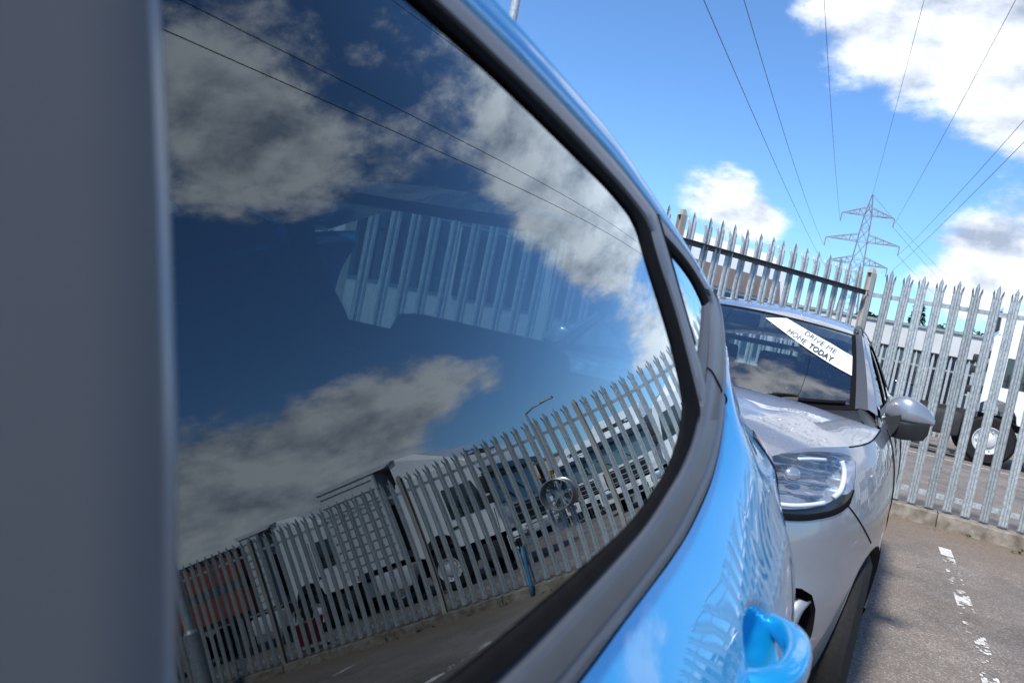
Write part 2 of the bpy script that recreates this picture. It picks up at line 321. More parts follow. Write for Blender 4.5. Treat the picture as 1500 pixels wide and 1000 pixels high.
def vary_by_piece(m,amount):
    N,L=m.node_tree.nodes,m.node_tree.links; b=N['Principled BSDF']; oi=N.new('ShaderNodeObjectInfo')
    for n in list(N):
        if n.type=='TEX_NOISE':
            src=n.inputs['Vector'].links[0].from_socket; ad=N.new('ShaderNodeVectorMath'); ad.operation='MULTIPLY_ADD'
            L.new(oi.outputs['Random'],ad.inputs[0]); ad.inputs[1].default_value=(31,17,53); L.new(src,ad.inputs[2]); L.new(ad.outputs[0],n.inputs['Vector'])
    src=b.inputs['Base Color'].links[0].from_socket; mr=N.new('ShaderNodeMapRange'); L.new(oi.outputs['Random'],mr.inputs['Value']); mr.inputs['To Min'].default_value=1-amount; mr.inputs['To Max'].default_value=1+amount
    mx=N.new('ShaderNodeMix'); mx.data_type='RGBA'; mx.blend_type='MULTIPLY'; mx.inputs['Factor'].default_value=1; L.new(src,mx.inputs['A']); L.new(mr.outputs[0],mx.inputs['B']); L.new(mx.outputs['Result'],b.inputs['Base Color'])
vary_by_piece(M['galv'],.14); vary_by_piece(M['oldpost'],.15); vary_by_piece(M['kerb'],.12)
# ------------------------------------------------------------------ helpers
def tag(o,label=None,cat=None,group=None,kind=None):
    for k,v in (('label',label),('category',cat),('group',group),('kind',kind)):
        if v: o[k]=v
    return o
def empty(name,loc=(0,0,0),rz=0.,**k):
    o=bpy.data.objects.new(name,None); C.objects.link(o); o.location=loc; o.rotation_euler=(0,0,rz); o.empty_display_size=.2
    return tag(o,**k)
def link(name,me,mat,parent=None,loc=None,rot=None):
    if mat is not None and len(me.materials)==0: me.materials.append(mat)
    o=bpy.data.objects.new(name,me); C.objects.link(o)
    if parent: o.parent=parent
    if loc: o.location=loc
    if rot: o.rotation_euler=rot
    return o
def copy_tree(o,parent=None):
    c=o.copy(); C.objects.link(c); c.parent=parent
    for ch in list(o.children): copy_tree(ch,c)
    return c
class MB:
    def __init__(s): s.bm=bmesh.new()
    def box(s,c,d,rot=None,bev=0.):
        r=bmesh.ops.create_cube(s.bm,size=1); vs=r['verts']
        for v in vs: v.co=Vector((v.co.x*d[0],v.co.y*d[1],v.co.z*d[2]))
        if bev:
            es=list({e for v in vs for e in v.link_edges}); rr=bmesh.ops.bevel(s.bm,geom=es,offset=bev,segments=2,affect='EDGES',profile=.6)
            vs=list({v for f in rr['faces'] for v in f.verts}|{v for v in vs if v.is_valid})
        M_=Matrix.Translation(c)@(rot.to_4x4() if rot else Matrix())
        for v in vs: v.co=M_@v.co
        return s
    def hexa(s,p):  # 8 corners: bottom 4 ccw, top 4 ccw
        v=[s.bm.verts.new(q) for q in p]
        for f in ((3,2,1,0),(4,5,6,7),(0,1,5,4),(1,2,6,5),(2,3,7,6),(3,0,4,7)): s.bm.faces.new([v[i] for i in f])
        return s
    def bar(s,a,b,w,h=None):
        a,b=Vector(a),Vector(b); d=b-a; l=d.length
        q=d.to_track_quat('Z','Y').to_matrix()
        return s.box((a+b)/2,(w,h or w,l),q)
    def cyl(s,c,r,h,axis='Z',n=20,r2=None):
        rr=bmesh.ops.create_cone(s.bm,cap_ends=True,segments=n,radius1=r,radius2=r if r2 is None else r2,depth=h)
        Q={'Z':Matrix(),'X':Matrix.Rotation(math.pi/2,4,'Y'),'Y':Matrix.Rotation(math.pi/2,4,'X')}[axis]
        for v in rr['verts']: v.co=Matrix.Translation(c)@(Q@v.co)
        return s
    def tube(s,path,r,n=6,cap=True):
        path=[Vector(p) for p in path]; rings=[]
        for i,p in enumerate(path):
            d=(path[min(i+1,len(path)-1)]-path[max(i-1,0)]).normalized()
            up=Vector((0,0,1)) if abs(d.z)<.9 else Vector((1,0,0))
            a=d.cross(up).normalized(); b=a.cross(d)
            rad=r[i] if isinstance(r,(list,tuple)) else r
            rings.append([s.bm.verts.new(p+(a*math.cos(2*math.pi*k/n)+b*math.sin(2*math.pi*k/n))*rad) for k in range(n)])
        for A,B in zip(rings,rings[1:]):
            for k in range(n): s.bm.faces.new((A[k],A[(k+1)%n],B[(k+1)%n],B[k]))
        if cap: s.bm.faces.new(rings[0][::-1]); s.bm.faces.new(rings[-1])
        return s
    def lathe(s,prof,axis_c=(0,0,0),n=40,closed=False):  # profile (r, x): spun round the X axis
        rings=[[s.bm.verts.new((axis_c[0]+x,axis_c[1]+r*math.cos(2*math.pi*k/n),axis_c[2]+r*math.sin(2*math.pi*k/n))) for k in range(n)] for r,x in prof]
        prs=list(zip(rings,rings[1:]))+([(rings[-1],rings[0])] if closed else [])
        for A,B in prs:
            for k in range(n): s.bm.faces.new((A[k],A[(k+1)%n],B[(k+1)%n],B[k]))
        return s
    def loft(s,rings,closed=False):
        vr=[[s.bm.verts.new(p) for p in r] for r in rings]
        for A,B in zip(vr,vr[1:]):
            m=len(A)
            for k in range(m if closed else m-1): s.bm.faces.new((A[k],A[(k+1)%m],B[(k+1)%m],B[k]))
        return s
    def poly(s,pts):
        s.bm.faces.new([s.bm.verts.new(p) for p in pts]); return s
    def prism(s,pts,vec):
        vec=Vector(vec); a=[s.bm.verts.new(p) for p in pts]; b=[s.bm.verts.new(Vector(p)+vec) for p in pts]; n=len(pts)
        s.bm.faces.new(a[::-1]); s.bm.faces.new(b)
        for k in range(n): s.bm.faces.new((a[k],a[(k+1)%n],b[(k+1)%n],b[k]))
        return s
    def mesh(s,name,smooth=False,recalc=True):
        if recalc: bmesh.ops.recalc_face_normals(s.bm,faces=s.bm.faces[:])
        me=bpy.data.meshes.new(name); s.bm.to_mesh(me); s.bm.free()
        if smooth:
            me.polygons.foreach_set('use_smooth',[True]*len(me.polygons))
            if smooth!=True:
                try: me.set_sharp_from_angle(angle=math.radians(smooth))
                except Exception: pass
        return me
    def build(s,name,mat,parent=None,smooth=False,**k):
        return link(name,s.mesh(name,smooth),mat,parent,**k)
def in_poly(p,poly):
    x,y=p; c=False; n=len(poly); j=n-1
    for i in range(n):
        if (poly[i][1]>y)!=(poly[j][1]>y) and x<(poly[j][0]-poly[i][0])*(y-poly[i][1])/(poly[j][1]-poly[i][1])+poly[i][0]: c=not c
        j=i
    return c
def cut_poly(bm,poly):
    n=len(poly)
    for i in range(n):
        p,q=poly[i],poly[(i+1)%n]; e=1e-4
        x0,x1=min(p[0],q[0])-e,max(p[0],q[0])+e; y0,y1=min(p[1],q[1])-e,max(p[1],q[1])+e
        fs=[]
        for f in bm.faces:
            xs=[v.co.x for v in f.verts]; ys=[v.co.y for v in f.verts]
            if max(xs)<x0 or min(xs)>x1 or max(ys)<y0 or min(ys)>y1: continue
            fs.append(f)
        if not fs: continue
        g=list({v for f in fs for v in f.verts})+list({ed for f in fs for ed in f.edges})+fs
        dx,dy=q[0]-p[0],q[1]-p[1]
        bmesh.ops.bisect_plane(bm,geom=g,dist=1e-7,plane_co=(p[0],p[1],0),plane_no=(dy,-dx,0))
def frange(a,b,n): return [a+(b-a)*i/n for i in range(n+1)]
def patch(name,f,us,vs,mat,parent,keep=None,holes=(),flip=False):
    """surface f(u,v) over a grid, trimmed by polygons in its own (u,v); normals come from the surface itself"""
    bm=bmesh.new()
    g=[[bm.verts.new((u,v,0)) for v in vs] for u in us]
    for i in range(len(us)-1):
        for j in range(len(vs)-1): bm.faces.new((g[i][j],g[i+1][j],g[i+1][j+1],g[i][j+1]))
    if keep:
        cut_poly(bm,keep); bmesh.ops.delete(bm,geom=[q for q in bm.faces if not in_poly(q.calc_center_median()[:2],keep)],context='FACES')
    for h in holes:
        cut_poly(bm,h); bmesh.ops.delete(bm,geom=[q for q in bm.faces if in_poly(q.calc_center_median()[:2],h)],context='FACES')
    nr=[]; e=2e-3; sg=-1 if flip else 1
    for v in bm.verts:
        u,w=v.co.x,v.co.y
        a=Vector(f(u+e,w))-Vector(f(u-e,w)); b=Vector(f(u,w+e))-Vector(f(u,w-e))
        n=a.cross(b)*sg
        nr.append(n.normalized() if n.length>1e-12 else Vector((0,0,1)))
        v.co=Vector(f(u,w))
    if flip: bmesh.ops.reverse_faces(bm,faces=bm.faces[:])
    me=bpy.data.meshes.new(name); bm.to_mesh(me); bm.free()
    me.polygons.foreach_set('use_smooth',[True]*len(me.polygons))
    me.normals_split_custom_set_from_vertices(nr)
    return link(name,me,mat,parent)
def resample(pts,n):
    # smooth open polyline (Catmull-Rom), n points evenly by length
    P=[Vector(p) for p in pts]; out=[]
    for i in range(len(P)-1):
        p0=P[max(0,i-1)];p1=P[i];p2=P[i+1];p3=P[min(len(P)-1,i+2)]
        for k in range(12):
            t=k/12; out.append(.5*((2*p1)+(p2-p0)*t+(2*p0-5*p1+4*p2-p3)*t*t+(-p0+3*p1-3*p2+p3)*t**3))
    out.append(P[-1]); L=[0.]
    for a,b in zip(out,out[1:]): L.append(L[-1]+(b-a).length)
    r=[]; j=0
    for i in range(n):
        s=L[-1]*i/(n-1)
        while j<len(L)-2 and L[j+1]<s: j+=1
        t=(s-L[j])/max(1e-9,L[j+1]-L[j]); r.append(out[j].lerp(out[j+1],clamp(t)))
    return r
# ------------------------------------------------------------------ blue hatchback (its left side is the one beside the camera)
XC=-.905
def mir(x): return 2*XC-x
def wheel_mesh_parts(R=.325,W=.21,rr=.215,spokes=5):
    t=MB().lathe([(rr,-W/2+.005),(rr+.03,-W/2-.006),(R-.045,-W/2-.004),(R-.014,-W/2+.012),(R-.002,-W/2+.035),(R,-W/2+.05),(R-.007,-.028),(R-.007,-.02),(R,-.016),(R,.016),(R-.007,.02),(R-.007,.028),(R,W/2-.05),(R-.002,W/2-.035),(R-.014,W/2-.012),(R-.045,W/2+.004),(rr+.03,W/2+.006),(rr,W/2-.005)],n=56)
    tm=t.mesh('tyre',35)
    r=MB().lathe([(rr-.02,-W/2+.012),(rr+.004,-W/2),(rr+.006,-W/2+.012),(rr-.006,-W/2+.03),(rr-.022,-.02),(rr-.022,W/2-.04),(rr-.006,W/2-.02),(rr+.006,W/2-.01),(rr+.004,W/2+.002),(rr-.012,W/2)],n=48)
    for k in range(spokes):
        for off in (-.13,.13):
            a=2*math.pi*k/spokes+off
            d=Vector((0,math.cos(a),math.sin(a))); a0=2*math.pi*k/spokes+off*.5; d0=Vector((0,math.cos(a0),math.sin(a0)))
            r.bar(Vector((W/2-.03,0,0))+d0*.035,Vector((W/2-.022,0,0))+d*(rr-.012),.03,.022)
    r.cyl((W/2-.035,0,0),.062,.035,'X',20)
    for k in range(5):
        a=2*math.pi*(k+.5)/5; r.cyl((W/2-.016,.036*math.cos(a),.036*math.sin(a)),.008,.01,'X',8)
    rm=r.mesh('rim',35)
    return tm,rm
TYRE_ME,RIM_ME=wheel_mesh_parts()
def add_wheel(parent,c,side,rimmat='rim'):
    w=empty('wheel',c,0); w.parent=parent
    if side<0: w.rotation_euler=(0,0,math.pi)
    t=link('tyre',TYRE_ME,M['tyre'],w); r=link('rim',RIM_ME,M[rimmat],w)
    return w
blue=empty('blue_car',(0,0,0),label='bright blue hatchback seen along its side, with tinted rear door window mirroring the fence',cat='car')
def gl(y,z,off=0.): return (glass_x(y,z)+off,y,z)
def side(f,s):  # left side as it is, right side mirrored
    return f if s>0 else (lambda u,v:(lambda p:(mir(p[0]),p[1],p[2]))(f(u,v)))
ROOF_EDGE=[(-1.62,1.03),(-1.3,1.20),(-1.0,1.352),(-.8,1.418),(-.55,1.442),(-.2,1.449),(.2,1.450),(.42,1.449),(.527,1.446),(.608,1.441),(.753,1.430),(.88,1.412),(.967,1.402),(1.055,1.392),(1.171,1.380),(1.28,1.366),(1.40,1.350),(1.55,1.335)]
def roof_edge(y): return interp(ROOF_EDGE,y)
def tail_y(z): return 1.75-.16*sstep(1.0,1.36,z)+.05*sstep(.95,.7,z)*0
Z0=.2
def flank(u,t):
    zb=belt_z(u); z=lerp(Z0,zb,t); y=u if u<1.4 else 1.4+(u-1.4)*(tail_y(z)-1.4)/.35
    x=flank_x(min(u,1.75),z)
    if u>1.6: x-=3.2*(u-1.6)**2
    return (x,y,z)
def tz(y,z): return (y,(z-Z0)/(belt_z(y)-Z0))
RA,FA_=1.145,-1.443
def arch(yc): return [tz(yc+.355*math.cos(a),max(.12,.325+.355*math.sin(a))) for a in [math.pi*(k-1.5)/17 for k in range(21)]]
us=frange(-2.25,.2,36)[:-1]+frange(.2,1.3,64)[:-1]+frange(1.3,1.75,24); ts=frange(0,.55,16)[:-1]+frange(.55,1,44)
for s in (1,-1):
    patch('body',side(flank,s),us,ts,M['blue'],blue,holes=[arch(RA),arch(FA_)],flip=(s<0))
# glass outlines (y, z)
REAR_GLASS=[(.10,1.056),(.25,1.064),(.36,1.070),(.464,1.077),(.589,1.087),(.66,1.096),(.737,1.112),(.79,1.127),(.842,1.150),(.872,1.172),(.880,1.19),(.876,1.212),(.868,1.24),(.853,1.265),(.83,1.301),(.813,1.331),(.806,1.352),(.798,1.367),(.783,1.376),(.75,1.383),(.693,1.3915),(.605,1.400),(.521,1.407),(.442,1.413),(.36,1.417),(.25,1.419),(.10,1.420)]
QUARTER=[(.936,1.366),(1.03,1.357),(1.11,1.344),(1.165,1.326),(1.185,1.315),(1.15,1.297),(1.086,1.265),(1.04,1.243),(1.013,1.229),(.995,1.252),(.975,1.277),(.953,1.315)]
FRONT_GLASS=[(-1.34,1.045),(-.07,1.055),(-.07,1.418),(-.45,1.412),(-.72,1.385),(-.95,1.29),(-1.2,1.13)]
FRAME=[(-1.62,1.0)]+[(y,belt_z(y)-.004) for y in frange(-1.5,1.62,40)]+[(y,roof_edge(y)-.002) for y in frange(1.6,-1.55,50)]
gy=frange(-1.66,0,14)[:-1]+frange(0,1.66,46); gz=frange(.95,1.47,26)
for s in (1,-1):
    patch('door_frame',side(lambda y,z:gl(y,z,-.004),s),gy,gz,M['trimdark'] if s<0 else M['trimdark'],blue,keep=FRAME,holes=[REAR_GLASS,QUARTER,FRONT_GLASS],flip=(s<0))
    wy=frange(.05,.95,45)
    patch('rear_door_window',side(lambda y,z:gl(y,z,-.001),s),wy,frange(1.0,1.46,24),M['privacy'],blue,keep=[(min(max(y,.06),.93),z) for y,z in REAR_GLASS],flip=(s<0))
    patch('quarter_window',side(lambda y,z:gl(y,z,-.001),s),frange(.9,1.22,18),frange(1.2,1.4,12),M['privacy'],blue,keep=QUARTER,flip=(s<0))
    patch('front_door_window',side(lambda y,z:gl(y,z,-.001),s),frange(-1.4,-.04,20),frange(1.0,1.46,14),M['clear'],blue,keep=FRONT_GLASS,flip=(s<0))
# strips lofted along pairs of lines on the side of the car
def strip(name,mat,inner,outer,prof,n=90,parent=None,s=1,smooth=40):
    A=resample([(y,z,0) for y,z in inner],n); B=resample([(y,z,0) for y,z in outer],n)
    rings=[]
    for a,b in zip(A,B):
        row=[]
        for t,o in prof:
            q=a.lerp(b,t); p=gl(q.x,q.y,o); row.append(p if s>0 else (mir(p[0]),p[1],p[2]))
        rings.append(row)
    return MB().loft(rings).build(name,M[mat],parent or blue,smooth)
BELT_IN=[(-1.42,1.028),(-.9,1.032),(-.4,1.037),(0,1.043),(.2,1.047),(.36,1.054),(.464,1.063),(.589,1.0765),(.665,1.087),(.74,1.1015),(.80,1.113),(.862,1.129),(.925,1.151),(.972,1.173),(1.02,1.197),(1.07,1.223),(1.132,1.259),(1.2,1.297),(1.25,1.321),(1.262,1.330),(1.250,1.337),(1.22,1.344)]
BELT_OUT=[(-1.42,.985),(-.9,.988),(-.4,.994),(0,1.0),(.3,1.006),(.471,1.015),(.565,1.025),(.641,1.0315),(.73,1.04),(.815,1.050),(.948,1.077),(1.03,1.0985),(1.122,1.135),(1.185,1.164),(1.25,1.199),(1.335,1.243),(1.41,1.288),(1.45,1.318),(1.445,1.334),(1.41,1.342),(1.36,1.350)]
BPROF=[(-.02,-.004),(0,.004),(.05,.0085),(.12,.010),(.44,.0125),(.47,.0105),(.50,.0105),(.535,.0135),(.62,.0150),(.70,.0135),(.80,.0105),(.92,.006),(1.0,.001),(1.02,-.006)]
GLASS_BOT=[(-1.36,1.050),(-.07,1.052),(.10,1.055),(.25,1.062),(.36,1.068),(.464,1.075),(.589,1.086),(.66,1.0955),(.737,1.1115),(.79,1.1265),(.842,1.1495),(.874,1.172),(.884,1.185)]
SEAL_OUT=[(-1.42,1.030),(-.07,1.042),(.10,1.0445),(.25,1.048),(.36,1.0545),(.464,1.0635),(.589,1.077),(.66,1.086),(.74,1.102),(.80,1.1135),(.862,1.130),(.905,1.145),(.93,1.154)]
TOP_GLASS=[(-1.30,1.07),(-1.2,1.135),(-.95,1.295),(-.72,1.386),(-.45,1.411),(.0,1.418),(.25,1.418),(.36,1.416),(.442,1.4125),(.521,1.4065),(.605,1.399),(.693,1.3908),(.75,1.3825),(.780,1.3755),(.793,1.367)]
TOP_SEAL=[(-1.38,1.07),(-1.24,1.152),(-.97,1.312),(-.74,1.400),(-.45,1.421),(.0,1.427),(.25,1.4268),(.372,1.4255),(.47,1.4215),(.593,1.4143),(.73,1.401),(.78,1.3945),(.82,1.3875),(.845,1.381),(.858,1.372)]
TOP_TRIM=[(-1.60,1.04),(-1.3,1.195),(-1.0,1.346),(-.8,1.412),(-.55,1.437),(-.2,1.444),(.2,1.4455),(.42,1.445),(.527,1.4415),(.608,1.436),(.753,1.425),(.82,1.4165),(.87,1.4095),(.90,1.405),(.912,1.402)]
DIV_L=[(.793,1.367),(.801,1.357),(.810,1.331),(.828,1.301),(.851,1.265),(.866,1.238),(.875,1.21),(.879,1.190),(.880,1.172),(.88,1.162)]
DIV_M=[(.858,1.372),(.860,1.355),(.874,1.330),(.899,1.298),(.920,1.266),(.937,1.233),(.953,1.205),(.965,1.185),(.972,1.175),(.965,1.165)]
DIV_R=[(.912,1.402),(.918,1.383),(.930,1.358),(.950,1.312),(.974,1.274),(.990,1.251),(1.008,1.229),(1.016,1.215),(1.024,1.202),(1.02,1.196)]
Q_OUT_TOP=[(.921,1.381),(1.0,1.3755),(1.104,1.3645),(1.18,1.352),(1.235,1.341),(1.265,1.331)]
Q_IN_TOP=[(.936,1.367),(1.03,1.358),(1.11,1.345),(1.165,1.327),(1.18,1.319),(1.187,1.314)]
Q_TRIM_TOP=[(.918,1.401),(.967,1.396),(1.055,1.386),(1.171,1.374),(1.28,1.36),(1.41,1.340),(1.44,1.335)]
Q_IN_BOT=[(1.009,1.227),(1.04,1.242),(1.086,1.2645),(1.15,1.296),(1.186,1.3145)]
Q_OUT_BOT=[(1.02,1.196),(1.07,1.2235),(1.132,1.2595),(1.2,1.2975),(1.265,1.331)]
SPROFL=[(-.03,-.004),(0,.001),(.12,.0030),(.35,.0036),(.52,.0050),(.72,.0056),(.86,.0042),(.94,.001),(1.03,-.002)]
for s in (1,-1):
    strip('beltline_trim','trim',BELT_IN,BELT_OUT,BPROF,170,s=s)
    strip('window_seal','rubber',GLASS_BOT,SEAL_OUT,SPROFL,110,s=s)
    strip('window_seal','rubber',TOP_GLASS,TOP_SEAL,SPROFL,110,s=s)
    strip('window_seal','rubber',DIV_L,DIV_M,SPROFL,50,s=s)
    strip('frame_trim','frametrim',TOP_SEAL,TOP_TRIM,[(.0,.000),(.05,.003),(.12,.0055),(.5,.0065),(.9,.005),(.97,.002),(1,-.003)],110,s=s)
    strip('divider_bar','frametrim',DIV_M,DIV_R,[(0,.001),(.08,.005),(.5,.0065),(.92,.0055),(1,.001)],50,s=s)
    strip('window_seal','rubber',Q_IN_TOP,Q_OUT_TOP,SPROFL,40,s=s)
    strip('window_seal','trimdark',Q_IN_BOT,Q_OUT_BOT,SPROFL,40,s=s)
    strip('frame_trim','frametrim',Q_OUT_TOP,Q_TRIM_TOP,[(0,.001),(.06,.005),(.5,.0065),(.92,.005),(1,-.003)],50,s=s)
    # pillar cover between the doors, with a rounded rear edge
    def pil(u,z):
        o={0:.010}.get(0); y=u
        y=u+clamp((u+.06)/.18)*(.001+.045*(z-1.05)); e=clamp((u-.112)/.042); o=.022*math.sqrt(max(0,1-e*e))-.003
        e2=sstep(-.045,-.06,u); o-=.010*e2
        return gl(y,z,o)
    patch('pillar_cover',side(pil,s),frange(-.06,.112,6)[:-1]+frange(.112,.140,14),frange(1.045,1.425,30),M['pillar'],blue,flip=(s<0))
    patch('pillar_edge',side(pil,s),frange(.140,.154,10),frange(1.045,1.425,30),M['pillaredge'],blue,flip=(s<0))
# dark join lines: trim joint, gap between door frame and quarter trim, door shut line
MB().tube([gl(lerp(1.066,1.19,t),1.222-.078*t+.022*t*t,interp(BPROF[1:-1],t)+.0006) for t in frange(.0,.985,24)],.0015).build('trim_joint',M['rubber'],blue,True)
MB().tube([gl(p.x,p.y,.005) for p in resample([(.912,1.403,0),(.919,1.383,0),(.9305,1.358,0),(.951,1.312,0),(.975,1.274,0),(.991,1.251,0)],24)],.0018).build('frame_gap',M['rubber'],blue,True)
# roof
def roof(y,a):   # a: 0 at the left edge .. 1 at the right edge
    k=lerp(1,.45,sstep(.75,1.3,y)); ze=roof_edge(y); xe=glass_x(y,ze)-.003
    t=a if a<=.5 else 1-a
    prof=[(0,0,-.004),(.012,.004,.000),(.03,.0052,.008),(.06,.001,.020),(.09,-.010,.031),(.13,-.034,.041),(.18,-.08,.050),(.24,-.16,.060),(.32,-.30,.072),(.42,-.48,.081),(.5,-.62,.084)]
    for i in range(len(prof)-1):
        if t<=prof[i+1][0]+1e-9: break
    q0,q1=prof[i],prof[i+1]; w=(t-q0[0])/(q1[0]-q0[0])
    def h(j): return interp([(p[0],p[j]) for p in prof],t)
    dx,dz=h(1),h(2)
    fx=(XC-xe)/-.62
    x=xe+dx*(fx if dx<-.08 else lerp(1,fx,clamp(-dx/.08)))
    zr=lerp(1,1.5,sstep(.9,1.5,y)) if t>.2 else 1
    z=ze+dz*lerp(k,lerp(1.0,1.45,sstep(.8,1.3,y)),sstep(.12,.34,t))
    if a>.5: x=mir(x)
    return (x,y,z)
ra=[0,.006,.012,.02,.03,.045,.06,.075,.09,.11,.13,.155,.18,.21,.24,.28,.32,.37,.42,.46,.5]; ra=ra+[1-q for q in ra[-2::-1]]
patch('roof',roof,frange(-.78,1.56,70),ra,M['blue'],blue,flip=True)
# quarter panel behind the side trim
def quarter(y,t):
    zb=belt_z(y)-.006; zt=roof_edge(y)+.0; z=lerp(zb,zt,t); yy=y if y<1.4 else 1.4+(y-1.4)*(tail_y(z)-1.4)/.35
    x=glass_x(min(y,1.75),z)+.004
    if y>1.25: x-=.0*(y-1.25)**2
    if y>1.6: x-=1.6*(y-1.6)**2
    return (x,yy,z)
for s in (1,-1): patch('quarter_panel',side(quarter,s),frange(1.22,1.75,30),frange(0,1,12),M['blue'],blue,flip=(s<0))
# tail: lower panel, tailgate with its window
def tailsurf(a,t):
    z=lerp(Z0,1.44,t); yb=tail_y(z)-.27*sstep(1.06,1.40,z)
    xl=(flank(1.75,clamp((z-Z0)/(belt_z(1.75)-Z0)))[0] if z<belt_z(1.75) else quarter(1.75,clamp((z-belt_z(1.75))/max(.01,roof_edge(1.75)-belt_z(1.75))))[0])
    x=XC+(xl-XC)*a; return (x,yb+.10*(1-a*a)**1.0*1.0,z)
ZT=lambda z:(z-Z0)/1.24
TW=[(-.88,ZT(1.12)),(.80,ZT(1.12)),(.78,ZT(1.30)),(.68,ZT(1.395)),(.5,ZT(1.415)),(-.5,ZT(1.418)),(-.80,ZT(1.41)),(-.88,ZT(1.33))]
patch('tailgate',tailsurf,frange(-1,1,24),frange(0,1,30),M['blue'],blue,holes=[TW],flip=True)
patch('tailgate_lining',lambda a,t:(lambda p:(XC+(p[0]-XC)*.97,p[1]-.035,p[2]))(tailsurf(a,t)),frange(-1,1,16),frange(.1,1,20),M['cloth'],blue,holes=[TW],flip=False)
patch('rear_window',tailsurf,frange(-1,1,12),frange(0,1,12),M['clear'],blue,keep=TW,flip=True)
for s in (1,-1):
    def tl(u,z):
        y=u; p=flank(u,clamp((z-Z0)/(belt_z(u)-Z0))); return (p[0]+.004,p[1],p[2])
    patch('tail_lamp',side(tl,s),frange(1.50,1.75,10),frange(.93,1.10,8),M['taillamp'],blue,flip=(s<0))
# bonnet, screen, front face
def bonnet(y,a):
    zb=belt_z(y); xe=flank(y,1.)[0]; x=XC+(xe-XC)*a; return (x,y,zb+.06*(1-abs(a)**2.4))
patch('bonnet',bonnet,frange(-2.25,-1.5,16),frange(-1,1,20),M['blue'],blue,flip=False)
def bscreen(a,b):
    y=lerp(-1.52,-.78,b); ze=roof_edge(y); xe=glass_x(y,ze); return (XC+(xe-XC)*a,y-.18*(1-a*a)*(1-b*.5),ze+.075*(1-a*a))
patch('windscreen',bscreen,frange(-1,1,16),frange(0,1,10),M['screen'],blue)
def bface(a,t):
    z=lerp(Z0,belt_z(-2.25),t); xe=flank(-2.25,t)[0]; return (XC+(xe-XC)*a,-2.25-.16*(1-a*a),z)
patch('front_panel',bface,frange(-1,1,16),frange(0,1,10),M['blue'],blue)
MB().box((XC,-.25,.20),(1.5,3.5,.05)).build('floor_pan',M['chassis'],blue)
MB().box((XC,1.18,1.03),(1.30,.55,.02)).build('parcel_shelf',M['cloth'],blue)
MB().box((XC,1.15,.62),(1.42,.9,.03)).build('load_floor',M['cloth'],blue)
MB().box((XC,-.25,.40),(1.45,2.6,.06)).build('cabin_floor',M['cloth'],blue)
for s in (1,-1):
    MB().box((XC+s*.68,-.1,.66),(.05,2.2,.56)).build('door_card',M['cloth'],blue)
lin=frange(-1.4,1.62,40)
for s in (1,-1):
    patch('cabin_lining',side(lambda y,t:(flank(y,t)[0]-.035,flank(y,t)[1],flank(y,t)[2]-.004),s),frange(-1.4,1.60,30),frange(.15,.985,16),M['cloth'],blue,holes=[arch(RA),arch(FA_)],flip=(s<0))
patch('headlining',lambda y,a:(lambda p:(XC+(p[0]-XC)*.965,p[1],p[2]-.022))(roof(y,a)),frange(-.74,1.29,24),frange(.03,.97,20),M['cloth'],blue)
# seats: rear bench with three headrests, two front seats
b=MB()
b.box((XC,.42,.60),(1.24,.52,.22),bev=.05); b.box((XC,.74,.86),(1.24,.14,.60),Matrix.Rotation(-.32,3,'X'),bev=.05)
rs=b.build('rear_seat',M['cloth'],blue,40)
for dx in (-.42,0,.42):
    h=MB().box((XC+dx,.86,1.165),(.26,.09,.10),Matrix.Rotation(-.25,3,'X'),bev=.035)
    for q in (-.06,.06): h.cyl((XC+dx+q,.85,1.11),.007,.12,'Z',8)
    h.build('headrest',M['cloth'],blue,40)
for dx in (-.38,.38):
    f=MB().box((XC+dx,-.42,.58),(.52,.52,.2),bev=.06); f.box((XC+dx,-.10,.88),(.50,.13,.62),Matrix.Rotation(-.3,3,'X'),bev=.05)
    f.box((XC+dx,.03,1.24),(.27,.10,.17),Matrix.Rotation(-.2,3,'X'),bev=.035); f.build('front_seat',M['cloth'],blue,40)
for yc in (RA,FA_):
    for s in (1,-1):
        x=-.125; add_wheel(blue,((x if s>0 else mir(x)),yc,.325),s)
        lin=MB(); n=16
        rings=[[((x-.14 if k else x+.09),yc+.365*math.cos(math.pi*i/n),.30+.365*math.sin(math.pi*i/n)) for k in (0,1)] for i in range(n+1)]
        if s<0: rings=[[(mir(p[0]),p[1],p[2]) for p in r] for r in rings]
        lin.loft(rings); lin.build('arch_liner',M['blackplastic'],blue,True)
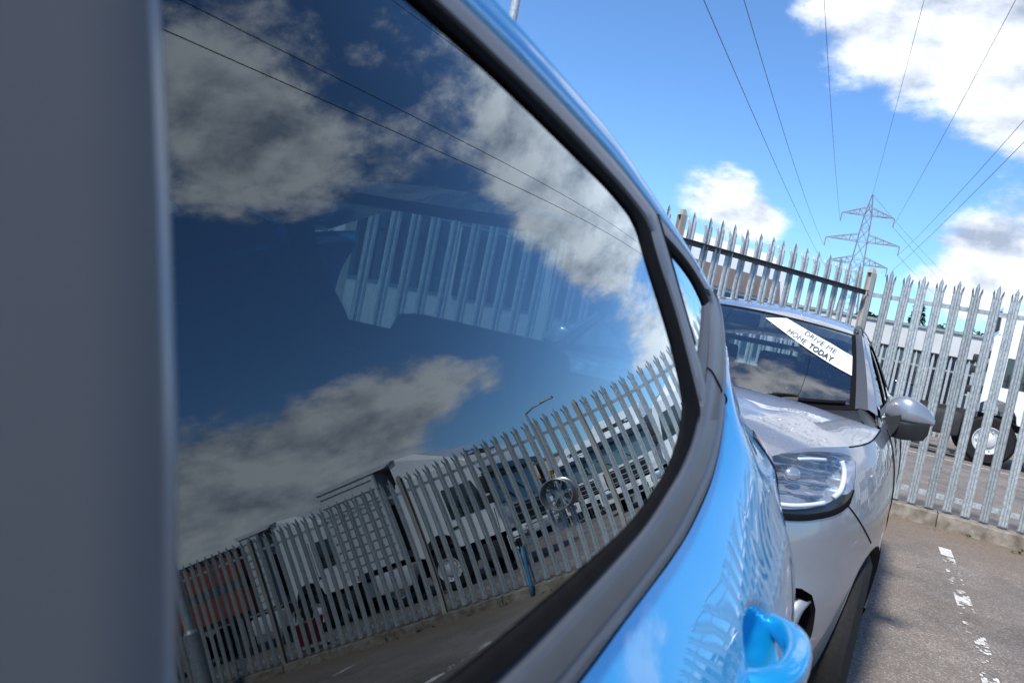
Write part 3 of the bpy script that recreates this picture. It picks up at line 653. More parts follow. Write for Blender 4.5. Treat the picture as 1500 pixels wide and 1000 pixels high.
# door handle: a strap that stands off the skin, over a shallow cup
def handle(s):
    pts=[(.968,-.012,-.008),(.962,.006,-.008),(.947,.022,-.008),(.92,.033,-.008),(.885,.0385,-.009),(.85,.039,-.010),(.82,.034,-.012),(.80,.023,-.013),(.789,.010,-.014),(.784,-.004,-.014),(.782,-.016,-.014)]
    wid=[.010,.0125,.015,.0168,.0178,.0182,.018,.017,.015,.0125,.010]
    R_=resample(pts,44); m=MB(); rings=[]
    for i,p in enumerate(R_):
        w=interp([(k/(len(wid)-1),wid[k]) for k in range(len(wid))],i/43); th=interp([(0,.017),(.25,.0155),(.5,.015),(.8,.0155),(1,.017)],i/43)
        d=(R_[min(i+1,43)]-R_[max(i-1,0)]).normalized()   # in (y, out, dz)
        nrm=Vector((-d.y,d.x,0)).normalized()             # across the strap, away from the door
        if nrm.y<0: nrm=-nrm
        ring=[]
        for k in range(20):
            a=2*math.pi*k/20; ca,sa=math.cos(a),math.sin(a)
            cw=math.copysign(abs(ca)**.62,ca)*w; ct=math.copysign(abs(sa)**.75,sa)*th
            y=p.x+nrm.x*ct; o=p.y+nrm.y*ct; z=HZ+p.z+cw
            base=flank_x(.985,HZ)+(flank_x(.75,HZ)-flank_x(.985,HZ))*(.985-y)/.235
            x=base+o; ring.append((x if s>0 else mir(x),y,z))
        rings.append(ring)
    m.loft(rings,closed=True); m.bm.faces.ensure_lookup_table()
    m.build('door_handle',M['blue'],blue,True)
handle(1); handle(-1)
# shut lines round the rear door
def onflank(y,z,o=.0): return (flank_x(y,z)+o,y,z)
MB().tube([onflank(p.x,p.y,.0) for p in resample([(-.02,.99,0),(-.02,.8,0),(-.03,.6,0),(-.05,.4,0)],30)],.0022).build('shut_line',M['rubber'],blue,True)
# ------------------------------------------------------------------ silver crossover parked nose-on behind the blue car
STOP[:]=[(0,.82),(.25,.84),(.45,.885),(.62,.942),(.76,.985),(.9,1.008),(1.1,1.018),(1.4,1.035),(1.75,1.07),(2.2,1.09),(3.0,1.11),(4.0,1.16),(4.8,1.18),(5.6,1.15)]
silver=empty('silver_car',(0,0,0),label='silver grey crossover parked nose-on behind the blue car, banner across its windscreen',cat='car')
def W3(f): return lambda a,b: s2w(f(a,b))
def mu(p): return (-p[0],p[1],p[2])
def sh(s_,t,side_=1,o=0.):
    z=lerp(.2,stop_z(s_),t); p=sshell(s_,z)
    if o: nx,ny=snorm(s_); p=(p[0]+nx*o,p[1]+ny*o,p[2])
    return p if side_>0 else mu(p)
def szt(s_,z): return (s_,(z-.2)/(stop_z(s_)-.2))
def sarch(vc): return [szt(s_of_v(vc+.342*math.cos(a)),max(.12,.335+.342*math.sin(a))) for a in [math.pi*(k-1.5)/17 for k in range(21)]]
HL=[(.60,.945),(.66,.957),(.712,.972),(.80,.986),(.94,.998),(1.05,1.000),(1.13,.990),(1.150,.975),(1.127,.945),(1.079,.893),(1.025,.846),(.953,.822),(.844,.803),(.748,.792),(.66,.790),(.58,.80),(.52,.83),(.51,.87),(.54,.915)]
HLt=[szt(*p) for p in HL]
FOG=[(.70,.60),(.80,.595),(.85,.575),(.878,.53),(.89,.46),(.892,.38),(.885,.31),(.80,.29),(.70,.30),(.64,.36),(.63,.5)]
FOGt=[szt(*p) for p in FOG]
ss=frange(0,1.9,76)[:-1]+frange(1.9,STOT,60); tt=frange(0,1,44)
for sd in (1,-1):
    hs=[sarch(.80),sarch(3.39),HLt,FOGt]
    patch('body',W3(lambda a,b,sd=sd:sh(a,b,sd)),ss,tt,M['silver'],silver,holes=hs,flip=(sd<0))
def ws_(a,b): return s2w(wscreen(a,b))
# headlamps: recessed bowl, projector, light guide, black surround, clear cover
for sd in (1,-1):
    hl=empty('headlamp',(0,0,0)); hl.parent=silver
    cx=sum(p[0] for p in HL)/len(HL); cz=sum(p[1] for p in HL)/len(HL)
    def hp(s_,z,o):
        p=sshell(s_,z); nx,ny=snorm(s_); p=(p[0]+nx*o,p[1]+ny*o,p[2]); return s2w(p if sd>0 else mu(p))
    def bowl(q,k,sd=sd):
        # polar sheet inside the lamp outline: steep walls, then a rippled reflector floor
        i=q*len(HL); i0=int(i)%len(HL); p=HL[i0]; p2=HL[(i0+1)%len(HL)]; f=i-int(i)
        ox,oz=lerp(p[0],p2[0],f),lerp(p[1],p2[1],f); s_=cx+(ox-cx)*k; z=cz+(oz-cz)*k
        d=.001+.060*sstep(1.0,.80,k)+.018*sstep(.8,.1,k)
        d-=sstep(1,.86,k)*(.010*math.sin((z*1.0+.055*(s_-cx)**2)*165+s_*5)+.006*math.sin(s_*34-z*40))
        p=sshell(s_,z); nx,ny=snorm(s_); p=(p[0]-nx*d,p[1]-ny*d,p[2]); return p if sd>0 else mu(p)
    patch('bowl',W3(bowl),frange(0,.99999,96),[.02,.1,.18,.26,.34,.42,.5,.56,.62,.68,.73,.78,.82,.86,.90,.94,.97,1.0],M['chrome2'],hl,flip=(sd>0))
    # black lower and outer surround
    lowr=[p for p in HL if p[1]<.97 and p[0]>.5][:]
    rim_out=resample([(p[0],p[1],0) for p in [(1.075,.889),(1.052,.868),(1.025,.846),(.953,.822),(.844,.803),(.748,.792),(.66,.790),(.58,.80)]],40)
    rim_in=resample([(p[0],p[1],0) for p in [(1.070,.892),(1.045,.876),(1.010,.861),(.945,.842),(.844,.826),(.748,.816),(.66,.814),(.59,.824)]],40)
    MB().loft([[hp(a.x,a.y,.004),hp(lerp(a.x,b.x,.4),lerp(a.y,b.y,.4),.006),hp(lerp(a.x,b.x,.8),lerp(a.y,b.y,.8),.004),hp(b.x,b.y,-.03)] for a,b in zip(rim_out,rim_in)]).build('surround',M['rubber'],hl,40)
    g1=resample([(1.062,.972,0),(1.060,.945,0),(1.035,.91,0),(.995,.880,0),(.955,.865,0)],30)
    g2=resample([(.90,.848,0),(.82,.838,0),(.74,.830,0),(.66,.828,0)],24)
    g3=resample([(.80,.965,0),(.87,.971,0),(.95,.973,0)],16)
    for g,r in ((g1,.0085),(g2,.0075),(g3,.0055)): MB().tube([hp(p.x,p.y,-.013) for p in g],r,8).build('light_guide',M['drl'],hl,True)
    for s_,z_ in ((.80,.912),):
        c=Vector(hp(s_,z_,-.055)); n=(Vector(hp(s_,z_,0))-c).normalized(); Q=n.to_track_quat('Z','Y').to_matrix()
        m=MB(); rr=[]
        for i in range(8):
            a=math.pi/2*i/7; rr.append([c+Q@Vector((.034*math.cos(a)*math.cos(q),.026*math.cos(a)*math.sin(q),.020*math.sin(a)))  for q in [2*math.pi*k/20 for k in range(20)]])
        m.loft(rr,closed=True).build('projector_lens',M['chrome2'],hl,True)
    patch('lens_cover',W3(lambda a,b,sd=sd:sh(a,b,sd,.003)),frange(.48,1.2,30),frange(.6,1.02,24),M['lens'],hl,keep=HLt,flip=(sd<0))
    # side intake in the bumper: black cavity with a bright fin
    fx=sum(p[0] for p in FOG)/len(FOG); fz=sum(p[1] for p in FOG)/len(FOG)
    MB().loft([[hp(fx+(p[0]-fx)*sc,fz+(p[1]-fz)*sc,dp) for p in FOG] for sc,dp in ((1.015,.0),(.97,-.012),(.93,-.05),(.6,-.09),(.02,-.10))],closed=True).build('bumper_intake',M['rubber'],silver,60)
    fin=resample([(.835,.555,0),(.80,.52,0),(.785,.45,0),(.785,.37,0),(.80,.31,0)],20)
    MB().loft([[hp(p.x-.022,p.y,-.035),hp(p.x-.004,p.y,.0),hp(p.x+.012,p.y,.002),hp(p.x+.03,p.y,-.02),hp(p.x+.035,p.y,-.05)] for p in fin]).build('intake_fin',M['rim'],silver,True)
# bonnet
def bon(s_,a):
    e=sh(s_,1.); u=e[0]*a; q=abs(a)
    cr=interp([(0,.012),(.4,.03),(.9,.055),(1.4,.075),(1.8,.05)],s_)
    ridge=.004*math.exp(-((q-.66)/.10)**2)*sstep(.3,.9,s_)
    z=e[2]+cr*(1-q**2.3)+ridge*(1-q**6)
    bow=-.17*(1-q*q)*sstep(.9,1.75,s_)
    return (u,e[1]+bow,z)
patch('bonnet',W3(bon),frange(0,1.72,50),frange(-1,1,60),M['silverwet'],silver,flip=False)
MB().tube([s2w((lambda p:(p[0]+.002,p[1],p[2]-.004))(sh(s_,1.))) for s_ in frange(1.14,1.74,24)],.003).build('bonnet_gap',M['rubber'],silver,True)
def ontop(lst,o=.0008,n=24): return [s2w((lambda p,s_:(p[0]+snorm(s_)[0]*o,p[1]+snorm(s_)[1]*o,p[2]))(sshell(p.x,p.y),p.x)) for p in resample([(a,b,0) for a,b in lst],n)]
MB().tube(ontop([(1.024,.843),(1.12,.79),(1.20,.745),(1.275,.705)]),.0024).build('bumper_seam',M['rubber'],silver,True)
MB().tube(ontop([(2.02,1.06),(2.04,.9),(2.03,.7),(2.0,.5),(1.96,.33)]),.003).build('door_gap',M['rubber'],silver,True)
MB().tube(ontop([(3.10,1.08),(3.12,.9),(3.11,.7),(3.08,.5),(3.04,.33)]),.003).build('door_gap',M['rubber'],silver,True)
for sd in (1,-1):
    ft_=[]
    for k in range(13):
        t=k/12; v=lerp(1.0,1.50,t); e=sh(s_of_v(v),1.,sd); a=s2w((e[0]*.985,e[1],e[2]-.004))
        tp=ws_(sd*1.0,lerp(-.06,.14,t)); ft_.append([a,tuple(lerp(a[i],tp[i],.5)+(.006 if i==2 else 0) for i in range(3)),tp])
    MB().loft(ft_).build('scuttle_corner',M['trimdark'],silver,True)
# lower sill and arch cladding
for sd in (1,-1):
    m=MB(); m.loft([[s2w((lambda p:p if sd>0 else mu(p))((sshell(s_,z)[0]+snorm(s_)[0]*o,sshell(s_,z)[1]+snorm(s_)[1]*o,z))) for z,o in ((.36,-.002),(.35,.012),(.27,.014),(.2,.0),(.16,-.06))] for s_ in frange(1.75,4.0,24)])
    m.build('sill_cladding',M['blackplastic'],silver,True)
    for vc in (.80,3.39):
        n=30; rings=[]
        for i in range(n+1):
            a=math.pi*(-.08+1.16*i/n); row=[]
            for rr,o in ((.344,.001),(.344,-.02),(.345,-.03),(.345,-.16)):
                v_=vc+rr*math.cos(a); z=max(.14,.335+rr*math.sin(a)); s_=s_of_v(v_); p=sshell(s_,z); nx,ny=snorm(s_)
                q=(p[0]+o,p[1],p[2]); row.append(s2w(q if sd>0 else mu(q)))
            rings.append(row)
        MB().loft(rings).build('arch_liner',M['blackplastic'],silver,40)
        w=add_wheel(silver,s2w((sd*.778,vc,.325)),1,'rim'); w.rotation_euler=(0,0,-math.atan2(SD[0],SD[1])+(math.pi if sd<0 else 0))
# cowl, windscreen, wipers, banner
def cowl(a,t): 
    w=wscreen(a,.03); b=bon(1.70,a); return tuple(lerp(b[i],w[i],t)-(.012 if i==2 else 0) for i in range(3))
patch('cowl',W3(cowl),frange(-1,1,30),frange(-.2,1,6),M['blackplastic'],silver,flip=False)
patch('windscreen',W3(lambda a,b:wscreen(a,b)),frange(-1,1,40),frange(0,1,26),M['screen'],silver)
def ws(a,b,o=0.):
    e=.01; p=Vector(wscreen(a,b)); n=(Vector(wscreen(a+e,b))-Vector(wscreen(a-e,b))).cross(Vector(wscreen(a,b+e))-Vector(wscreen(a,b-e))).normalized()
    return s2w(tuple(p+n*o))
MB().loft([[ws(a,0,.002),ws(a,.045,.002)] for a in frange(-1,1,30)]).build('screen_border',M['rubber'],silver,True)
MB().loft([[ws(a,.965,.002),ws(a,1.0,.002)] for a in frange(-1,1,30)]).build('screen_border',M['rubber'],silver,True)
for sd in (1,-1): MB().loft([[ws(sd*.955,b,.002),ws(sd*1.0,b,.002)] for b in frange(0,1,20)]).build('screen_border',M['rubber'],silver,True)
for a0,a1,b0,b1 in ((.30,.93,.075,.045),(-.45,.2,.06,.075)):
    wp=MB(); L_=[(lerp(a0,a1,t),lerp(b0,b1,t)) for t in frange(0,1,14)]
    wp.loft([[ws(a,b-.012,.004),ws(a,b-.010,.016),ws(a,b+.006,.020),ws(a,b+.016,.012),ws(a,b+.017,.004)] for a,b in L_]).build('wiper_blade',M['rubber'],silver,40)
    am=(a0+a1)/2
    MB().tube([ws(am-.42,-.02,.03),ws(am-.2,.02,.035),ws(am-.02,.06,.03),ws(am+.06,.06,.024)],[.012,.010,.009,.007]).build('wiper_arm',M['rubber'],silver,True)
    MB().loft([[ws(am-.09+q*.03,.035,.018),ws(am-.09+q*.03,.055,.03),ws(am-.09+q*.03,.085,.024)] for q in range(6)]).build('wiper_clip',M['blackplastic'],silver,True)
BAN=[(.27,.90),(.43,.965),(.58,.875),(.80,.735),(.957,.60),(.957,.345),(.80,.475),(.60,.64),(.42,.785)]
banner=empty('banner',(0,0,0),label='white banner strip reading DRIVE ME HOME TODAY slanting across the windscreen of the silver car',cat='banner')
patch('strip',lambda a,b:ws(a,b,.0035),frange(.2,1,30),frange(.3,1,26),M['banner'],banner,keep=BAN)
def text_mesh(txt,size,bold=0.):
    cu=bpy.data.curves.new('lettering','FONT'); cu.body=txt; cu.size=size; cu.resolution_u=3; cu.offset=bold
    o=bpy.data.objects.new('lettering',cu); C.objects.link(o); dg=bpy.context.evaluated_depsgraph_get(); dg.update()
    me=bpy.data.meshes.new_from_object(o.evaluated_get(dg)); bpy.data.objects.remove(o); bpy.data.curves.remove(cu); return me
def banner_text(txt,a0,b0,w,h,mat,slant=0):
    me=text_mesh(txt,1.,.02 if mat=='ink' else .0); xs=[v.co.x for v in me.vertices]; x0,x1=min(xs),max(xs)
    ex=Vector((.80-.42,.475-.785)); ex/=ex.x      # along the sash: one unit of a
    for v in me.vertices:
        t=(v.co.x-x0)/(x1-x0); a=a0+w*t+v.co.y*h*.30; b=b0+ex.y*w*t+v.co.y*h*1.0
        v.co=Vector(ws(a,b,.0085))
    link('lettering',me,M[mat],banner)
banner_text('DRIVE ME',.60,.775,.24,.085,'inklight')
banner_text('HOME',.475,.755,.15,.085,'inklight'); banner_text('TODAY',.650,.612,.175,.085,'ink')
# pillars, roof, side glass
def gx(v,z): 
    w=z-1.10; return .775-.36*w-.30*w*w-.02*(v-2.3)**2*sstep(1.3,3.6,v)*.6
def sroof_z(v): return interp([(1.25,1.075),(1.5,1.235),(1.7,1.36),(1.9,1.438),(2.1,1.483),(2.5,1.525),(3.0,1.525),(3.5,1.46),(3.95,1.38)],v)
SBELT=[(1.25,1.06),(1.6,1.085),(2.2,1.10),(3.0,1.125),(3.6,1.17),(3.95,1.22)]
def sg(v,z,o=0.,sd=1):
    p=(gx(v,z)+o,v,z); return p if sd>0 else mu(p)
SW=[(1.50,1.095),(1.60,1.10),(2.42,1.115),(2.42,1.465),(2.15,1.462),(1.98,1.435),(1.78,1.335),(1.62,1.22),(1.53,1.14)]
SW2=[(2.50,1.118),(3.15,1.145),(3.30,1.20),(3.22,1.40),(3.0,1.45),(2.5,1.466)]
KE=[(1.26,1.03)]+[(v,interp(SBELT,v)-.02) for v in frange(1.4,3.95,20)]+[(v,sroof_z(v)) for v in frange(3.95,1.27,40)]
for sd in (1,-1):
    patch('side_frame',W3(lambda v,z,sd=sd:sg(v,z,0.,sd)),frange(1.2,4.0,40),frange(1.0,1.56,24),M['silver'],silver,keep=KE,holes=[SW,SW2],flip=(sd<0))
    for q in (SW,SW2): patch('side_window',W3(lambda v,z,sd=sd:sg(v,z,-.006,sd)),frange(1.2,4.0,30),frange(1.0,1.56,16),M['clear'],silver,keep=q,flip=(sd<0))
    for q in (SW,SW2):
        cxx=sum(p[0] for p in q)/len(q); czz=sum(p[1] for p in q)/len(q)
        ring=resample([(p[0],p[1],0) for p in q+q[:1]],80)
        MB().loft([[s2w(sg(p.x,p.y,-.006,sd)),s2w(sg(p.x,p.y,.002,sd)),s2w(sg(p.x+(p.x-cxx)*.03,p.y+(p.y-czz)*.11,.003,sd)),s2w(sg(p.x+(p.x-cxx)*.035,p.y+(p.y-czz)*.13,-.003,sd))] for p in ring]).build('window_surround',M['rubber'],silver,40)
    # screen pillar: black inner strip beside the painted one
    pl=lambda b:s2w(sg(*(lambda v:(v,sroof_z(v)-.010))(lerp(1.31,1.93,b)),.006,sd))
    pts=[]
    for b in frange(0,1,24):
        p0=Vector(ws(sd*.985,b,.003)); p1=Vector(ws(sd*1.005,b,.007)); p3=Vector(pl(b)); up=Vector((0,0,.010)); pts.append((p0,p1,p1.lerp(p3,.45)+up,p3+up*.6,p3))
    MB().loft([[q[0],q[1],q[2]] for q in pts]).build('pillar_strip',M['trim'],silver,40)
    MB().loft([[q[2]+Vector((0,0,-.002)),q[2]+Vector((0,0,.004)),q[3]+Vector((0,0,.004)),q[4]+Vector((.004*sd,0,-.004))] for q in pts]).build('screen_pillar_outer',M['silver'],silver,40)
    MB().loft([[s2w(sg(v,sroof_z(v)-.005,.002,sd)),s2w(sg(v,sroof_z(v)+.006,.010,sd)),s2w(sg(v,sroof_z(v)-.012,.020,sd)),s2w(sg(v,sroof_z(v)-.050,.018,sd)),s2w(sg(v,sroof_z(v)-.062,.004,sd))] for v in frange(1.36,2.1,30)]).build('screen_pillar',M['silver'],silver,50)
    # shoulder between the side shell and the glass
    MB().loft([[s2w(sh(s_of_v(v),1.,sd)),s2w((lambda p:(p[0]*.975,p[1],p[2]+.008))(sh(s_of_v(v),1.,sd))),s2w(sg(v,interp(SBELT,v)+.012,.008,sd)),s2w(sg(v,interp(SBELT,v)+.02,-.004,sd))] for v in frange(1.22,3.95,40)]).build('shoulder',M['silver'],silver,True)
    MB().loft([[s2w(sg(v,interp(SBELT,v)+.012,.010,sd)),s2w(sg(v,interp(SBELT,v)+.022,.014,sd)),s2w(sg(v,interp(SBELT,v)+.036,.004,sd))] for v in frange(1.42,3.3,30)]).build('waist_seal',M['trimdark'],silver,True)
def sroof(v,a):
    ze=sroof_z(v); u=gx(v,ze)*a; q=abs(a); f=-.06*(1-q*q)*sstep(2.3,1.85,v)
    return (u,v+f,ze+.062*(1-q**2.4)*lerp(.75,1,sstep(1.85,2.3,v)))
patch('roof',W3(sroof),frange(1.885,3.95,36),frange(-1,1,40),M['silverwet'],silver,flip=True)
for sd in (1,-1):
    MB().tube([s2w((lambda p:(p[0]*.955,p[1],p[2]+.012))(sroof(v,sd*1.))) for v in frange(2.0,3.8,20)],.011).build('roof_rail',M['trimdark'],silver,True)
    MB().loft([[s2w((gx(v,sroof_z(v))*sd*q,v-.0,sroof(v,q)[2]+.003)) for q in (1.,.985,.95,.93)] for v in frange(1.90,2.25,10)]).build('roof_ditch',M['trimdark'],silver,40)
# tail end and rear window
def stail(a,t):
    z=lerp(.2,1.40,t); e=sshell(s_of_v(4.05),min(z,stop_z(s_of_v(4.05)))) if z<1.16 else (gx(3.95,z)*1.02,3.95,z)
    return (e[0]*a,lerp(4.05,3.86,sstep(1.1,1.4,z))+.12*(1-a*a),z)
STW=[(-.8,.77),(.8,.77),(.74,.965),(-.74,.965)]
patch('tailgate',W3(stail),frange(-1,1,20),frange(0,1,24),M['silver'],silver,holes=[STW],flip=True)
patch('rear_window',W3(stail),frange(-1,1,10),frange(0,1,10),M['clear'],silver,keep=STW,flip=True)
MB().box(s2w((0,2.5,.24)),(1.5,3.3,.05)).build('floor_pan',M['chassis'],silver)
ds=MB(); ds.box(s2w((0,1.62,.93)),(1.36,.55,.16),bev=.05); ds.build('dashboard',M['cloth'],silver,40)
for u in (-.37,.37):
    f=MB(); f.box(s2w((u,2.5,.98)),(.50,.15,.66),Matrix.Rotation(-.25,3,'X'),bev=.06); f.box(s2w((u,2.62,1.36)),(.27,.11,.18),bev=.04); f.build('front_seat',M['cloth'],silver,40)
rs2=MB(); rs2.box(s2w((0,3.3,.92)),(1.25,.16,.55),Matrix.Rotation(-.3,3,'X'),bev=.05)
for u in (-.42,0,.42): rs2.box(s2w((u,3.4,1.25)),(.26,.1,.13),bev=.03)
rs2.build('rear_seat',M['cloth'],silver,40)
MB().tube([s2w((.37+.19*math.cos(a),1.93+.06*math.sin(a),1.02+.18*math.sin(a))) for a in frange(0,2*math.pi,28)],.015,8).build('steering_wheel',M['rubber'],silver,True)
MB().box(s2w((0,1.86,1.44)),(.24,.03,.07),bev=.012).build('interior_mirror',M['rubber'],silver,40)
# door mirrors: painted cap, black foot, glass
for sd in (1,-1):
    dm=empty('door_mirror',(0,0,0)); dm.parent=silver
    def mp(u,v,z): return s2w((sd*(u-.005),v,z-.035-(.03 if z<1.10 else 0)))
    rings=[]
    for i in range(15):
        t=i/14; u=lerp(.800,1.000,t)
        hgt=interp([(0,.032),(.12,.058),(.35,.070),(.65,.060),(.88,.038),(1,.012)],t); dep=interp([(0,.05),(.15,.085),(.5,.095),(.85,.07),(1,.025)],t)
        zc=interp([(0,1.172),(.35,1.180),(.75,1.172),(1,1.158)],t); v0=interp([(0,1.60),(.5,1.575),(1,1.63)],t)
        ring=[]
        for k in range(22):
            a=2*math.pi*k/22; ca,sa=math.cos(a),math.sin(a)
            ring.append(mp(u,v0+dep*(.5-.5*math.copysign(abs(ca)**.7,ca)) ,zc+hgt*math.copysign(abs(sa)**.85,sa)*(1 if sa>0 else .80)))
        rings.append(ring)
    m=MB().loft(rings,closed=True); m.poly(rings[0]); m.poly(rings[-1]); m.build('mirror_cap',M['silver'],dm,50)
    lo=[]
    for i in range(13):
        t=i/12; u=lerp(.805,.985,t); dep=interp([(0,.06),(.5,.092),(1,.04)],t); v0=interp([(0,1.597),(.5,1.57),(1,1.622)],t); zc=interp([(0,1.132),(.4,1.122),(1,1.138)],t)
        lo.append([mp(u,v0,zc+.014),mp(u,v0-.004,zc),mp(u,v0+dep*.3,zc-.036),mp(u,v0+dep*.8,zc-.034),mp(u,v0+dep*1.02,zc+.004)])
    MB().loft(lo).build('mirror_underside',M['blackplastic'],dm,50)
    ft=[]
    for t in frange(0,1,8):
        u=lerp(.705,.865,t); z=lerp(1.045,1.140,t); v=lerp(1.62,1.615,t); w=lerp(.055,.045,t); h=lerp(.055,.028,t)
        ft.append([mp(u,v-w,z-h),mp(u,v+w,z-h*1.1),mp(u,v+w,z+h*.8),mp(u,v-w,z+h*.9)])
    MB().loft(ft,closed=True).build('mirror_foot',M['blackplastic'],dm,40)
    MB().poly([mp(.83,1.672,1.13),mp(.98,1.665,1.135),mp(.985,1.668,1.205),mp(.83,1.674,1.225)]).build('mirror_glass',M['chrome'],dm)
    # door handle
    hd=resample([(2.72,.0,1.005),(2.73,.03,1.005),(2.76,.042,1.005),(2.85,.044,1.003),(2.91,.036,1.002),(2.93,.01,1.002)],20)
    rr=[]
    for p in hd:
        s_=s_of_v(p.x-.0); b=sshell(s_,p.z)
        rr.append([ (lambda q:s2w(q if sd>0 else mu(q)))((b[0]+p.y+.008*math.cos(a),p.x,p.z+.016*math.sin(a))) for a in [2*math.pi*k/10 for k in range(10)]])
    MB().loft(rr,closed=True).build('door_handle',M['silver'],silver,True)
# front grille and number plate panel
MB().loft([[ (lambda p:s2w((p[0],p[1]-.004,p[2])))(sshell(abs(s_),z) if s_>=0 else mu(sshell(abs(s_),z))) for z in (.46,.52,.60,.68,.72)] for s_ in frange(-.36,.36,24)]).build('grille',M['blackplastic'],silver,True)
# silt splashes on the lower bumper corner

def beads(name,f,n,ur,vr,seed,flip=1.):
    rnd=random.Random(seed); bm=bmesh.new()
    for _ in range(n):
        a,b=rnd.uniform(*ur),rnd.uniform(*vr); e=.01
        if mnoise.noise(Vector((a*3,b*3,seed)))<-.25: continue
        p=Vector(f(a,b)); nn=((Vector(f(a+e,b))-Vector(f(a-e,b))).cross(Vector(f(a,b+e))-Vector(f(a,b-e)))).normalized()*flip
        if nn.z<0: nn=-nn
        t1=nn.orthogonal().normalized(); t2=nn.cross(t1); r=.0015+.0036*rnd.random()**2.2; h=r*.55
        rg=[[bm.verts.new(p+(t1*math.cos(k*1.2566)+t2*math.sin(k*1.2566))*r*q+nn*h*z) for k in range(5)] for q,z in ((1,-.05),(.72,.72))]; top=bm.verts.new(p+nn*h)
        for k in range(5):
            bm.faces.new((rg[0][k],rg[0][(k+1)%5],rg[1][(k+1)%5],rg[1][k])); bm.faces.new((rg[1][k],rg[1][(k+1)%5],top))
    me=bpy.data.meshes.new(name); bm.to_mesh(me); bm.free(); me.polygons.foreach_set('use_smooth',[True]*len(me.polygons))
    tag(link(name,me,M['lens'],silver),kind='stuff')
beads('raindrops',W3(bon),3800,(.35,1.7),(-.1,.98),3)
beads('raindrops',W3(sroof),1700,(1.9,2.9),(-.2,.98),4)
beads('raindrops',lambda a,b:ws(a,b,.001),500,(.0,.95),(.06,.95),5)
# ------------------------------------------------------------------ ground, lines, kerb
m=MB(); m.bm.faces.new([m.bm.verts.new(p) for p in ((-700,-700,0),(700,-700,0),(700,900,0),(-700,900,0))])
m.build('ground',M['asphalt'],kind='structure') if False else tag(m.build('ground',M['asphalt']),kind='structure')
FY=8.3545; PZ=.1635; PL=2.2226; PITCH=.155; X0=-.1784
def worn_line(name,a,b,w,seed,thr,label,group=None):
    a=Vector((*a,0)); b=Vector((*b,0)); d=b-a; L=d.length; d/=L; n=Vector((-d.y,d.x,0)); cs=.012
    nx=int(L/(cs*1.4)); ny=int(w/cs); bm=bmesh.new(); vv={}
    def V(i,j):
        if (i,j) not in vv:
            q=a+d*(L*i/nx)+n*(w*(j/ny-.5)+.004*mnoise.noise((i*.9+seed,j*.9,3)))+d*.005*mnoise.noise((i*.8,j*.8+seed,7)); vv[i,j]=bm.verts.new((q.x,q.y,.004))
        return vv[i,j]
    for i in range(nx):
        for j in range(ny):
            p=Vector((i*cs*1.4,j*cs,seed))
            k=.55*mnoise.noise(p*3.2)+.5*mnoise.noise(Vector((p.x*9,p.y*22,seed)))+.35*mnoise.noise(p*38)
            tv=thr(L*i/nx)
            if k>tv: bm.faces.new((V(i,j),V(i+1,j),V(i+1,j+1),V(i,j+1)))
    me=bpy.data.meshes.new(name); bm.to_mesh(me); bm.free()
    tag(link(name,me,M['line']),kind='structure')
for k,x in enumerate((-4.3,-1.8,.70,3.2,5.7,8.2)):
    worn_line('parking_line',(x,2.3),(x,7.25),.092,11+k*7,(lambda t:(-.6 if 4.62<t<4.95 else (.08 if t>4.2 else .15+.06*math.sin(t*5)))) if k==2 else (lambda t:.0),'')
# kerb of concrete blocks under the fence
kerb=empty('kerb',(0,FY,0)); tag(kerb,kind='structure')
kx=.682-1.83*3
kme=[]
for v in range(3):
    m=MB(); nx_=22; rnd=random.Random(v); rings=[]
    for i in range(nx_+1):
        x=.006+(1.83-.012)*i/nx_; e=.006*mnoise.noise((x*3,v*9,0)); c=.012+.012*abs(mnoise.noise((x*5,v*5,2)))
        yf=-.085+.008*mnoise.noise((x*2.5,v*3,5)); zt=.136+e
        rings.append([(x,yf-.012,-.02),(x,yf-.006+.006*mnoise.noise((x*7,1,v)),.05),(x,yf,zt-c),(x,yf+c,zt),(x,.10,zt+.002),(x,.13,zt-.02),(x,.13,-.02)])
    m.loft(rings); m.poly(rings[0]); m.poly(rings[-1]); kme.append(m.mesh('kerb_block',35))
for k in range(12):
    link('kerb_block',kme[k%3],M['kerb'],kerb,loc=(kx+1.83*k,0,0))
MB().box((7.2,.03,.05),(22,.12,.12)).build('kerb_footing',M['kerb'],kerb)
# ------------------------------------------------------------------ palisade fences
def pale_mesh(L,W=.081,hi=True):
    # rolled W section, three splayed points; front is -y
    prof=[(-.5,-.002),(-.40,.010),(-.20,.012),(-.08,-.004),(.08,-.004),(.20,.012),(.40,.010),(.5,-.002)]
    prof=[(x*W,y) for x,y in prof]; th=.003
    loop=[(x,y) for x,y in prof]+[(x,y+th) for x,y in prof[::-1]]
    m=MB(); top=L-.135
    m.loft([[(x,y,z) for x,y in loop] for z in (0,top)],closed=True); m.poly([(x,y,0) for x,y in loop])
    n=len(prof)
    def tongue(i0,i1,zs,dxs,dys,shr):
        rings=[]
        xm=(prof[i0][0]+prof[i1][0])/2
        for z,dx,dy,s in zip(zs,dxs,dys,shr):
            f=[(xm+(x-xm)*s+dx,y*min(1,s+.2)+dy,z) for x,y in prof[i0:i1+1]]; b=[(xm+(x-xm)*s+dx,y*min(1,s+.2)+dy+th,z) for x,y in prof[i0:i1+1][::-1]]
            rings.append(f+b)
        m.loft(rings,closed=True); m.poly(rings[-1])
    tongue(2,5,(top,top+.05,top+.088,L),(0,0,0,0),(0,-.002,-.003,-.006),(1.0,1.1,1.12,.06))
    for i0,i1,sg in ((0,2,-1),(5,7,1)):
        tongue(i0,i1,(top,top+.035,top+.055,top+.085),(0,sg*.006,sg*.010,sg*.011),(0,-.009,-.018,-.030),(.95,.85,.70,.06))
    return m.mesh('pale')
PALE_ME=pale_mesh(PL)
